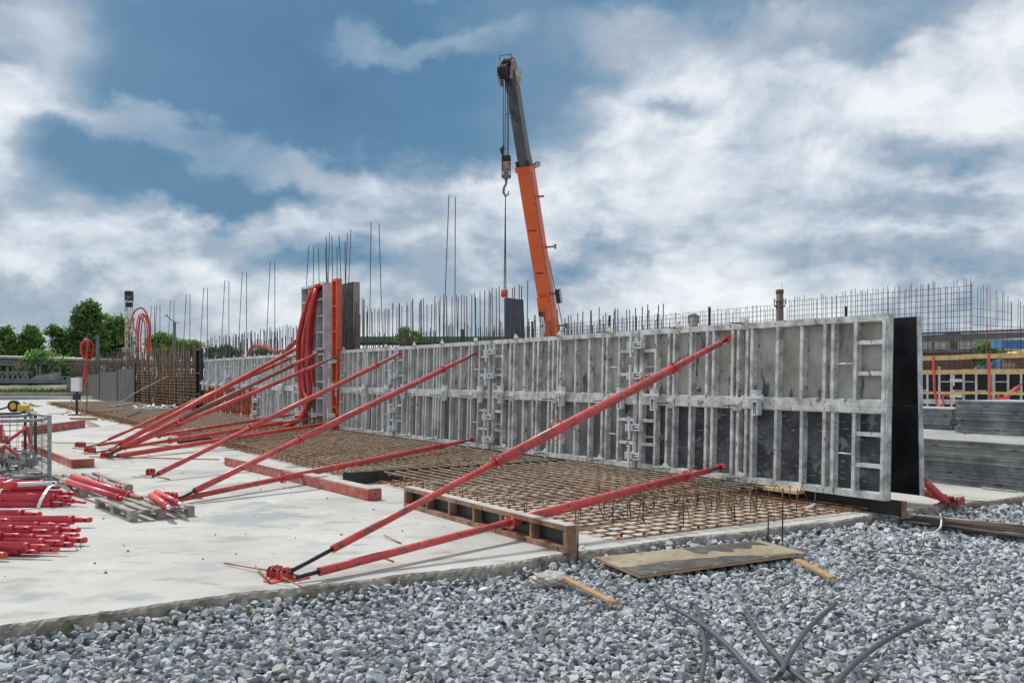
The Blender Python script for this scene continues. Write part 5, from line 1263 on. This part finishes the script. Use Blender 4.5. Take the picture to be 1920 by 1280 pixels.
# crane carrier hidden low behind the forms
t = bpy.data.objects['mobile_crane']
m = MB(); m.bar(Vector((0, 0, 1.3))-hd_*2.5, Vector((0, 0, 1.3))+hd_*3.5, 2.5, .5, c=.05); m.build('chassis', 'orange', t)
m = MB(); m.bar(Vector((0, 0, 2.1))-hd_*1.6, Vector((0, 0, 2.1))+hd_*1.2, 2.2, .9, c=.1); m.build('superstructure', 'orange', t)
m = MB(); m.bar(Vector((0, 0, 2.0))+hd_*1.3+sd*.9, Vector((0, 0, 2.0))+hd_*2.7+sd*.9, .9, 1.5, c=.1); m.build('cab', 'orange', t)
for a in (-1.8, 2.6):
    for s_ in (-1.1, 1.1):
        c_ = hd_*a+sd*s_+Vector((0, 0, .62)); m = MB(); m.tube([c_-sd*.18, c_+sd*.18], .58, 18, sm=False); w_ = m.build('wheel', 'rubber', t)
        m = MB(); m.tube([c_-sd*.19, c_+sd*.19], .28, 12, sm=False); m.build('rim', 'orange', w_)

# ================================================================== BACKGROUND LEFT
b = MB()   # raised railway ground beyond the slab
yy = [82, 84.0, 84.3, 92, 96, 110, 400]; zz = [ZG, ZG, .32, .36, .80, .95, 1.2]
b.grid([[(x, y+.0, z+(.05*math.sin(x*.7) if 2 < i < 6 else 0)) for x in range(-190, -31, 3)] for i, (y, z) in enumerate(zip(yy, zz))], 0, True)
tag(b.build('railway_bank', 'soil'), kind='structure')
m = MB(); m.bar((-120, 83.4, .10), (-33, 83.4, .10), .5, .5); o = m.build('low_concrete_wall', 'conc_grey'); tag(o, 'low rough concrete wall between the slab and the railway bank at the left', 'wall')
m = MB(); m.bar((-95, 74.5, .10), (-33, 74.5, .10), .8, .26, c=.03); o = m.build('kerb', 'conc'); tag(o, 'pale concrete kerb along the far left edge of the slab', 'kerb')
for k, (y, z, lab) in enumerate(((104.6, 1.02, 'nearer dark rail of the railway track at the left'), (106.1, 1.03, 'farther dark rail of the railway track at the left'))):
    m = MB(); m.bar((0, 0, 0), (90, 0, 0), .08, .16); o = m.build('rail', 'steelgrey'); o.location = (-125, y, z); tag(o, lab, 'rail')
m = MB(); m.box(-60, -36, 107, 109, .9, 1.02); tag(m.build('platform_strip', 'conc'), 'pale concrete strip beside the railway track', 'platform')
m = MB(); rg_ = random.Random(4)
for k in range(2600):
    x = rg_.uniform(-100, -38) if k % 3 else rg_.uniform(-54, -42); y = rg_.uniform(85.5, 94); h = rg_.uniform(.08, .30)*(1.6 if x > -55 else .8)
    z0 = .34; b = len(m.v); a = rg_.uniform(0, 3.1); dx, dy = .07*math.cos(a), .07*math.sin(a)
    m.v += [(x-dx, y-dy, z0), (x+dx, y+dy, z0), (x+rg_.uniform(-.1, .1), y+.05, z0+h)]; m.face((b, b+1, b+2))
tag(m.build('bank_grass', 'grass'), kind='stuff')

def bldg(name, label, x0, x1, y0, y1, z1, wall, roof=None, rise=0, win=None, over=.4, base=ZG, nwin=0, wz=(1, 2.4), ww=1.4):
    t = thing(name, label, 'building', ((x0+x1)/2, (y0+y1)/2, base)); cx, cy = (x0+x1)/2, (y0+y1)/2
    m = MB(); m.box(x0-cx, x1-cx, y0-cy, y1-cy, 0, z1-base); m.build('wall', wall, t)
    if roof:
        m = MB(); a, b_ = (x0-cx-over, x1-cx+over), (y0-cy-over, y1-cy+over); zt = z1-base
        if rise: m.hexa([(a[0], b_[0], zt), (a[1], b_[0], zt), (a[1], b_[1], zt), (a[0], b_[1], zt), (a[0]+rise*1.2, 0-.1, zt+rise), (a[1]-rise*1.2, 0-.1, zt+rise), (a[1]-rise*1.2, .1, zt+rise), (a[0]+rise*1.2, .1, zt+rise)])
        else: m.box(a[0], a[1], b_[0], b_[1], zt+.002, zt+.35)
        m.build('roof', roof, t)
    if nwin:
        wm = MB(); wm.box(-ww/2-.08, ww/2+.08, -.05, .0, -.08, wz[1]-wz[0]+.08); me = wm.mesh('window', ['steellight'])
        pm_ = MB(); pm_.box(-ww/2, ww/2, -.07, -.05, 0, wz[1]-wz[0]); mp = pm_.mesh('pane', ['glass'])
        for i in range(nwin):
            x = x0-cx+(x1-x0)*(i+.5)/nwin; w = put('window', me, t, (x, y0-cy-.001, wz[0])); put('pane', mp, w)
    return t
# shed with pale roof behind the left trees
bldg('shed', 'pale sheet-roofed shed between the left trees', at(72, 0, 150).x, at(124, 0, 150).x, 150, 162, 4.8, 'plaster_tan', 'roof', 3.4, nwin=4, wz=(2.2, 4.0), ww=1.8)
bldg('shed', 'tan low building glimpsed at the far left between the trees', at(-30, 0, 150).x, at(6, 0, 150).x, 150, 160, 4.6, 'plaster_tan', 'roof', 1.2, nwin=3, wz=(1.5, 3.2))
# pipe bridge
Yp = 116
t = thing('pipe_bridge', 'long grey overhead pipe bridge on posts above the railway at the left', 'pipe bridge', (at(100, 0, Yp).x, Yp, .9)); o0 = Vector((at(100, 0, Yp).x, Yp, .9))
a, b_ = at(-80, 675, Yp), at(420, 688, Yp)
m = MB(); m.bar(a+Vector((0, 0, 0))-o0, b_-o0, .8, .45); m.build('deck_beam', 'steelgrey', t)
m = MB(); m.tube([a+Vector((0, -.5, .55))-o0, b_+Vector((0, -.5, .45))-o0], .22, 8); m.build('upper_pipe', 'steellight', t)
m = MB(); m.tube([a+Vector((0, -.5, -.55))-o0, at(62, 684, Yp)+Vector((0, -.5, 0))-o0], .14, 8); m.build('lower_pipe', 'truss', t)
for px in (-40, 14, 24, 46, 50, 69, 76, 113, 150, 200): 
    w = .28 if px in (14, 76) else .14; p = at(px, 686, Yp); m = MB(); m.bar((p.x-o0.x, 0, 0), (p.x-o0.x, 0, p.z-o0.z), w, w, (0, 1, 0)); m.build('post', 'truss', t)
# truss boom on wagons
Yt = 104.8
t = thing('crane_boom_wagon', 'grey lattice crane boom carried on a low railway wagon at the left', 'railway wagon', (at(20, 0, Yt).x, Yt, 1.1)); o0 = Vector((at(20, 0, Yt).x, Yt, 1.1))
x0, x1 = at(-60, 0, Yt).x-o0.x, at(56, 0, Yt).x-o0.x; zt, zb = at(0, 697, Yt).z-o0.z, at(0, 714, Yt).z-o0.z+.25
for nm, y_, z_ in (('top_chord', -.5, zt), ('top_chord', .5, zt), ('bottom_chord', -.5, zb), ('bottom_chord', .5, zb)): m = MB(); m.bar((x0, y_, z_), (x1, y_, z_), .12, .12); m.build(nm, 'truss', t)
n = 12
for i in range(n):
    xa, xb = x0+(x1-x0)*i/n, x0+(x1-x0)*(i+1)/n
    for y_ in (-.5, .5):
        m = MB(); m.bar((xa, y_, zb), (xb, y_, zt), .08, .08, (0, 1, 0)); m.build('diagonal', 'truss', t)
        m = MB(); m.bar((xb, y_, zb), (xb, y_, zt), .06, .06, (0, 1, 0)); m.build('upright', 'truss', t)
m = MB(); m.box(x0, x1+3.6, -1.1, 1.1, .02+.0, zb-.1 if zb > .3 else .28); m.build('wagon_frame', 'steelgrey', t)
for px in (-20, 2, 20, 62, 72):
    p = at(px, 0, Yt).x-o0.x; m = MB(); m.tube([(p, -.75, -.0), (p, -.65, -.0)], .30, 12, sm=False); m.build('wheel', 'dark', t)
m = MB(); m.hexa([(x1+.4, -.8, .3), (x1+3.2, -.8, .3), (x1+3.2, .8, .3), (x1+.4, .8, .3), (x1+1.0, -.6, .9), (x1+3.3, -.6, 1.25), (x1+3.3, .6, 1.25), (x1+1.0, .6, .9)]); m.build('machine_hood', 'truss', t)
t = thing('railing', 'light grey railing along the platform right of the wagon', 'railing', (at(105, 0, 110).x, 110, 1.0))
for z in (.45, .85): m = MB(); m.bar((-2.4, 0, z), (2.4, 0, z), .05, .05); m.build('rail', 'steellight', t)
for i in range(7): m = MB(); m.bar((-2.4+i*.8, 0, 0), (-2.4+i*.8, 0, .85), .05, .05, (0, 1, 0)); m.build('post', 'steellight', t)

# lattice mast
Ym = 92; t = thing('lattice_mast', 'pale lattice crane mast with dark head above the left cage', 'mast', (at(242, 0, Ym).x, Ym, ZG)); o0 = Vector((at(242, 0, Ym).x, Ym, ZG))
hw, z1 = .29, at(0, 556, Ym).z-ZG
for sx in (-1, 1):
    for sy in (-1, 1): m = MB(); m.bar((sx*hw, sy*hw, 0), (sx*hw*.9, sy*hw*.9, z1), .07, .07, (0, 1, 0)); m.build('leg', 'wood_new' if sx < 0 else 'steellight', t)
n = 22
for i in range(n):
    za, zb = z1*i/n, z1*(i+1)/n; s_ = 1 if i % 2 else -1
    m = MB(); m.bar((-hw*s_, -hw, za), (hw*s_, -hw, zb), .05, .05, (0, 1, 0)); m.bar((-hw, hw*s_, za), (-hw, -hw*s_, zb), .05, .05, (1, 0, 0)); m.bar((-hw, -hw, zb), (hw, -hw, zb), .04, .04, (0, 1, 0)); m.build('lacing', 'steellight', t)
m = MB(); m.box(-.34, .34, -.3, .3, z1-.4, z1+.55); m.box(-.2, .45, -.35, -.3, z1-1.1, z1-.6); m.build('head', 'dark', t)
m = MB(); m.box(-.5, .55, -.6, .2, z1*.44, z1*.44+.5); m.build('cabin_bracket', 'steellight', t)
# second thin posts
for k, (px, y0, Y) in enumerate(((183, 628, 95), (327, 603, 66))):
    p = at(px, y0, Y)
    if k == 0:
        m = MB(); m.bar((0, 0, 0), (0, 0, p.z-ZG), .3, .3, (0, 1, 0), c=.05); o = m.build('concrete_pole', 'steelgrey'); o.location = (p.x, Y, ZG); tag(o, 'plain grey pole in front of the big left tree', 'pole')
    else:
        t = thing('street_lamp', 'street lamp with one angled arm above the rusty cage', 'street lamp', (p.x, Y, ZG)); h = p.z-ZG
        m = MB(); m.tube([(0, 0, 0), (0, 0, h)], [.17, .11], 10); m.build('pole', 'steelgrey', t)
        a = at(313, 593, Y)-Vector((p.x, Y, ZG)); m = MB(); m.tube([(0, 0, h-.05), (a.x*.3, 0, h+.1), a], .035, 6); m.tube([(-.1, 0, h-.1), (.35, 0, h-.05)], .03, 5); m.build('arm', 'steelgrey', t)
        c_ = at(310, 589, Y)-Vector((p.x, Y, ZG)); m = MB(); m.tube([a, (a+c_)/2, c_], [.06, .15, .10], 8); m.build('lamp_head', 'steellight', t)

# ================================================================== BACKGROUND CENTRE AND RIGHT
t = thing('green_shed', 'long low shed with green roof beyond the starter bars', 'building', (at(800, 0, 96).x, 98, ZG)); x0, x1 = at(640, 0, 96).x-at(800, 0, 96).x, at(950, 0, 96).x-at(800, 0, 96).x
m = MB(); m.box(x0, x1, -2, 6, 0, 4.9); m.build('wall', 'plaster', t); zt = at(0, 642, 96).z-ZG; m = MB(); m.box(x0-.3, x1+.3, -2.4, 6.4, zt, zt+.62); m.build('roof', 'roofgreen', t)
# tall chimney with ring platform
Yc = 190; t = thing('chimney', 'tall brick chimney with ring platform beyond the rebar grid', 'chimney', (at(1462, 0, Yc).x, Yc, ZG)); h = at(0, 543, Yc).z-ZG
m = MB(); m.tube([(0, 0, 0), (0, 0, h-.3)], [1.05, .70], 18); m.tube([(0, 0, h-.8), (0, 0, h)], [.8, .82], 18); m.build('shaft', 'brickred', t)
m = MB(); m.tube([(0, 0, h-3.6), (0, 0, h-3.3)], 1.15, 18, sm=False); m.tube([(0, 0, h-2.5), (0, 0, h-2.42)], 1.18, 18, sm=False)
for k in range(10): a = k*.628; m.bar((1.13*math.cos(a), 1.13*math.sin(a), h-3.4), (1.13*math.cos(a), 1.13*math.sin(a), h-2.4), .06, .06, (1, 0, 0))
m.build('ring_platform', 'steelgrey', t)
for k, a in enumerate((3.3, -.2, -1.2)): m = MB(); m.box(1.2*math.cos(a)-.12, 1.2*math.cos(a)+.12, 1.2*math.sin(a)-.1, 1.2*math.sin(a)+.1, h-3.1, h-1.9); m.build('antenna', 'steellight', t)
m = MB(); m.tube([(.5, 0, h), (.5, 0, h+1.5)], .04, 4); m.build('rod', 'steelgrey', t)
Yk = 150; t = thing('vent_stack', 'short stained concrete stack behind the wall right of the crane', 'stack', (at(1300, 0, Yk).x, Yk, ZG)); h = at(0, 588, Yk).z-ZG
m = MB(); m.tube([(0, 0, 0), (0, 0, h-.4)], .75, 14); m.tube([(0, 0, h-.4), (0, 0, h)], [.8, .55], 14); m.build('shaft', 'conc_grey', t)
for s_ in (-.75, .8): m = MB(); m.box(s_-.1, s_+.1, -.2, .2, h-1.6, h-.3); m.build('side_box', 'steelgrey', t)
# overhead gantry right
Yg = 120; t = thing('overhead_gantry', 'dark overhead pipe gantry on a column behind the rebar grid at the right', 'gantry', (at(1785, 0, Yg).x, Yg, ZG)); o0 = Vector((at(1785, 0, Yg).x, Yg, ZG))
a, b_ = at(1500, 641, Yg), at(2100, 622, Yg-8); m = MB(); m.bar(a-o0, b_-o0, 1.4, .75); m.build('girder', 'steelgrey', t)
m = MB(); m.tube([a+Vector((0, -.5, .6))-o0, b_+Vector((0, -.5, .6))-o0], .16, 8); m.build('pipe', 'steelgrey', t)
m = MB(); m.box(-.55, .55, -.5, .5, 0, at(0, 640, Yg).z-ZG); m.box(-.9, .9, -.6, .6, at(0, 629, Yg).z-ZG, at(0, 625.5, Yg).z-ZG+.3); m.build('column', 'brickred', t)
m = MB(); p = at(1748, 0, Yg).x-o0.x; m.box(p-.15, p+.15, -.2, .2, 0, 6.6); m.build('slim_post', 'brickred', t)
bldg('factory', 'long pale factory with window bands far behind the grid at the right', at(1700, 0, 210).x, at(2300, 0, 210).x, 210, 230, at(0, 638, 210).z, 'plaster', 'steellight', 0, nwin=22, wz=(6.2, 8.0), ww=2.4)
# brown brick/boarded shed
t = bldg('brick_shed', 'brown brick shed with a pale door behind the guard rail', at(1690, 0, 88).x, at(1822, 0, 88).x, 88, 96, at(0, 661, 88).z, 'brick', 'steelgrey', 0, over=.2)
m = MB(); m.box(-.05, .5, -4.05, -4.0, 1.2, 3.0); m.box(-1.9, -1.2, -4.05, -4.0, 1.8, 2.6); m.build('door', 'whiteplastic', t)
for i in range(15): m = MB(); x = -3.3+i*.47; m.bar((x, -4.06, .1), (x, -4.06, 4.2), .16, .05, (0, 1, 0)); m.build('board', 'brick', t)
t = thing('brick_pile', 'stack of brown boards under a pale cover at the right edge', 'stack', (at(1925, 0, 80).x, 80, ZG))
for i in range(12): m = MB(); m.box(-1.6+.02*(i % 3), 2.2, -1, 1, i*.31, i*.31+.28); m.build('board_layer', 'brick', t)
m = MB(); m.hexa([(-1.9, -1.1, 3.74), (2.4, -1.1, 3.74), (2.4, 1.1, 3.74), (-1.9, 1.1, 3.74), (-1.2, -.8, 4.2), (2.3, -.8, 4.7), (2.3, .8, 4.7), (-1.2, .8, 4.2)]); m.build('cover', 'wood_new', t)
t = thing('blue_sheet_fence', 'slanting fence of alternating blue sheets behind the guard rail', 'fence', (at(1855, 0, 84).x, 84, ZG)); ox = at(1855, 0, 84).x
for i in range(9):
    xa = at(1822+i*7.6, 0, 84).x-ox; xb = at(1822+(i+1)*7.6, 0, 84).x-ox-.02; zt = at(0, 694-i*2.9, 84).z-ZG; zt2 = at(0, 694-(i+1)*2.9, 84).z-ZG
    m = MB(); m.hexa([(xa, -.03, 0), (xb, -.03, 0), (xb, .03, 0), (xa, .03, 0), (xa, -.03, zt), (xb, -.03, zt2), (xb, .03, zt2), (xa, .03, zt)]); m.build('sheet', 'blue' if i % 2 else 'bluelight', t)
t = thing('blue_tarpaulin', 'bright blue cover on the structure at the right frame edge', 'tarpaulin', (at(1912, 0, 84).x, 86, ZG)); m = MB(); m.box(-.6, 3, 0, 2, 4.75, 5.45); m.build('cover', 'blue', t)
m = MB(); m.box(-.4, -.2, .2, .4, 0, 4.75); m.box(2.6, 2.8, .2, .4, 0, 4.75); m.build('post', 'steelgrey', t)

# ================================================================== TREES
def tree(label, px, Yt, lobes, n, leaf, seed, tint=1.0, base_z=.3, species='tree'):
    """lobes: (px, py, rx px, ry px) foliage masses at distance Yt"""
    rg = np.random.RandomState(seed); base = Vector((at(px, 0, Yt).x, Yt, base_z)); s = Yt/FOC
    t = thing('leafy_tree', label, 'tree', base)
    C = [(at(x, y, Yt)-base, rx*s*.86, ry*s*.86) for x, y, rx, ry in lobes]
    m = MB(); zc = min(c_[0].z for c_ in C)
    m.tube([(0, 0, 0), (0, 0, zc*.5), (.1, 0, zc)], [.35, .28, .2], 7); m.build('trunk', 'bark', t)
    m = MB()
    for c_, rx, ry in C:
        m.tube([(0, 0, zc*.45), ((c_.x)*.5, 0, zc*.5+c_.z*.35), tuple(c_)], [.18, .12, .05], 5)
        for k in range(3): m.tube([tuple(c_*.8), (c_.x+rg.uniform(-.7, .7)*rx, rg.uniform(-.5, .5)*rx, c_.z+rg.uniform(.1, .8)*ry)], [.06, .02], 4)
    m.build('branches', 'bark', t)
    area = sum(rx*ry for _, rx, ry in C); V = []; T = []
    for c_, rx, ry in C:
        k = int(1.35*n*rx*ry/area); ncl = max(10, int(k/30)); 
        cl = rg.normal(size=(ncl, 3)); cl /= np.linalg.norm(cl, axis=1)[:, None]; cl *= rg.uniform(.35, 1.0, (ncl, 1))**.5*rg.uniform(.75, 1.38, (ncl, 1))
        cl = cl*np.array([rx, rx*.8, ry]); tn = rg.uniform(.6, 1.35, ncl)
        for i in range(ncl):
            q = rg.randint(8, 40); sp = rg.uniform(.06, .11)*(rx+ry)*.5+leaf*.45
            P = cl[i]+rg.normal(size=(q, 3))*np.array([sp, sp, sp*.7])
            for pnt in P:
                a = rg.normal(size=3); a /= np.linalg.norm(a); b_ = np.cross(a, rg.normal(size=3)); b_ /= np.linalg.norm(b_)+1e-9; l = leaf*.8*rg.uniform(.6, 1.3)
                c3 = pnt+np.array(c_); V += [c3-a*l*.5, c3-b_*l*.32, c3+a*l*.5, c3+b_*l*.32]; tv = tint*tn[i]*rg.uniform(.8, 1.2); T += [(tv*(1.0 if tint < 1.5 else 1.05), tv, tv*.9, 1)]*4
    V = np.array(V); me = bpy.data.meshes.new('crown'); nf = len(V)//4
    me.vertices.add(len(V)); me.vertices.foreach_set('co', V.ravel().astype('f4')); me.loops.add(nf*4); me.loops.foreach_set('vertex_index', np.arange(nf*4, dtype='i4'))
    me.polygons.add(nf); me.polygons.foreach_set('loop_start', np.arange(0, nf*4, 4, dtype='i4'))
    at_ = me.color_attributes.new('tone', 'FLOAT_COLOR', 'POINT'); at_.data.foreach_set('color', np.array(T).ravel().astype('f4'))
    me.materials.append(A['leaf']); me.update(); me.validate(); me.shade_flat(); put('crown', me, t)
    return t
tree('tall dark green tree left of the lattice mast, highest of the left trees', 165, 125, [(158, 590, 22, 20), (168, 576, 13, 12), (178, 605, 20, 22), (150, 612, 18, 20), (140, 628, 16, 14), (175, 640, 30, 22), (150, 655, 30, 20), (110, 622, 14, 10), (118, 640, 22, 16), (98, 618, 8, 8), (130, 668, 34, 16)], 9000, .62, 1)
tree('rounded green tree just left of the lattice mast', 215, 128, [(214, 606, 18, 18), (226, 620, 18, 16), (205, 632, 20, 22), (222, 648, 24, 22), (200, 612, 9, 9), (235, 640, 12, 18), (212, 672, 26, 18)], 6000, .60, 2, 1.1)
tree('wide green tree at the left frame edge', 15, 122, [(5, 622, 16, 12), (20, 636, 20, 16), (-15, 640, 26, 24), (30, 655, 28, 18), (5, 668, 30, 18), (-40, 650, 30, 30)], 6000, .55, 3, 1.25)
tree('smaller green tree with open crown right of the left edge tree', 62, 122, [(58, 620, 12, 11), (68, 634, 12, 10), (50, 632, 11, 12), (58, 650, 20, 14), (74, 640, 5, 5)], 3400, .50, 4, 1.2)
tree('light yellow-green bush below the pale roof', 82, 116, [(75, 668, 20, 12), (98, 674, 16, 8), (60, 674, 18, 10), (118, 676, 14, 7)], 3200, .45, 5, 1.9)
tree('dark bushes beneath the pipe bridge at the left', 70, 124, [(-20, 703, 40, 17), (20, 702, 36, 17), (60, 702, 34, 17), (100, 702, 34, 17), (135, 704, 24, 16)], 6000, .5, 6, .9)
tree('grey-green tree behind the tall rusty bars, left one', 300, 110, [(300, 632, 18, 10), (285, 640, 12, 10), (318, 640, 14, 10), (300, 655, 30, 14)], 3000, .45, 7, 1.4)
tree('yellow-green tree behind the rusty bars beside the street lamp', 350, 112, [(345, 645, 20, 10), (365, 650, 16, 9), (335, 660, 30, 14)], 3000, .45, 8, 1.9)
tree('low dark tree above the left grey forms', 425, 112, [(400, 660, 14, 8), (425, 656, 12, 9), (445, 662, 10, 7), (415, 672, 30, 10)], 2500, .45, 9, .8)
tree('light green young tree behind the starter bars', 765, 88, [(757, 622, 11, 7), (778, 628, 10, 7), (768, 636, 16, 7), (750, 634, 8, 6)], 1500, .30, 10, 1.8)
tree('green tree behind the far grid under the overhead gantry', 1845, 105, [(1845, 658, 20, 14), (1832, 672, 18, 14), (1860, 668, 12, 12), (1850, 650, 10, 8)], 3500, .42, 11, 1.2)
tree('small dark shrub behind the left forms by the tower', 490, 100, [(492, 655, 8, 5), (505, 660, 8, 5), (480, 662, 8, 5)], 700, .35, 12, .8)
tree('low hedge closing the view behind the right forms', 1760, 130, [(1740, 700, 40, 8), (1820, 700, 40, 8), (1900, 700, 40, 9)], 3000, .5, 13, .9)
# sky above stays the world sky
scene.render.engine = 'CYCLES'
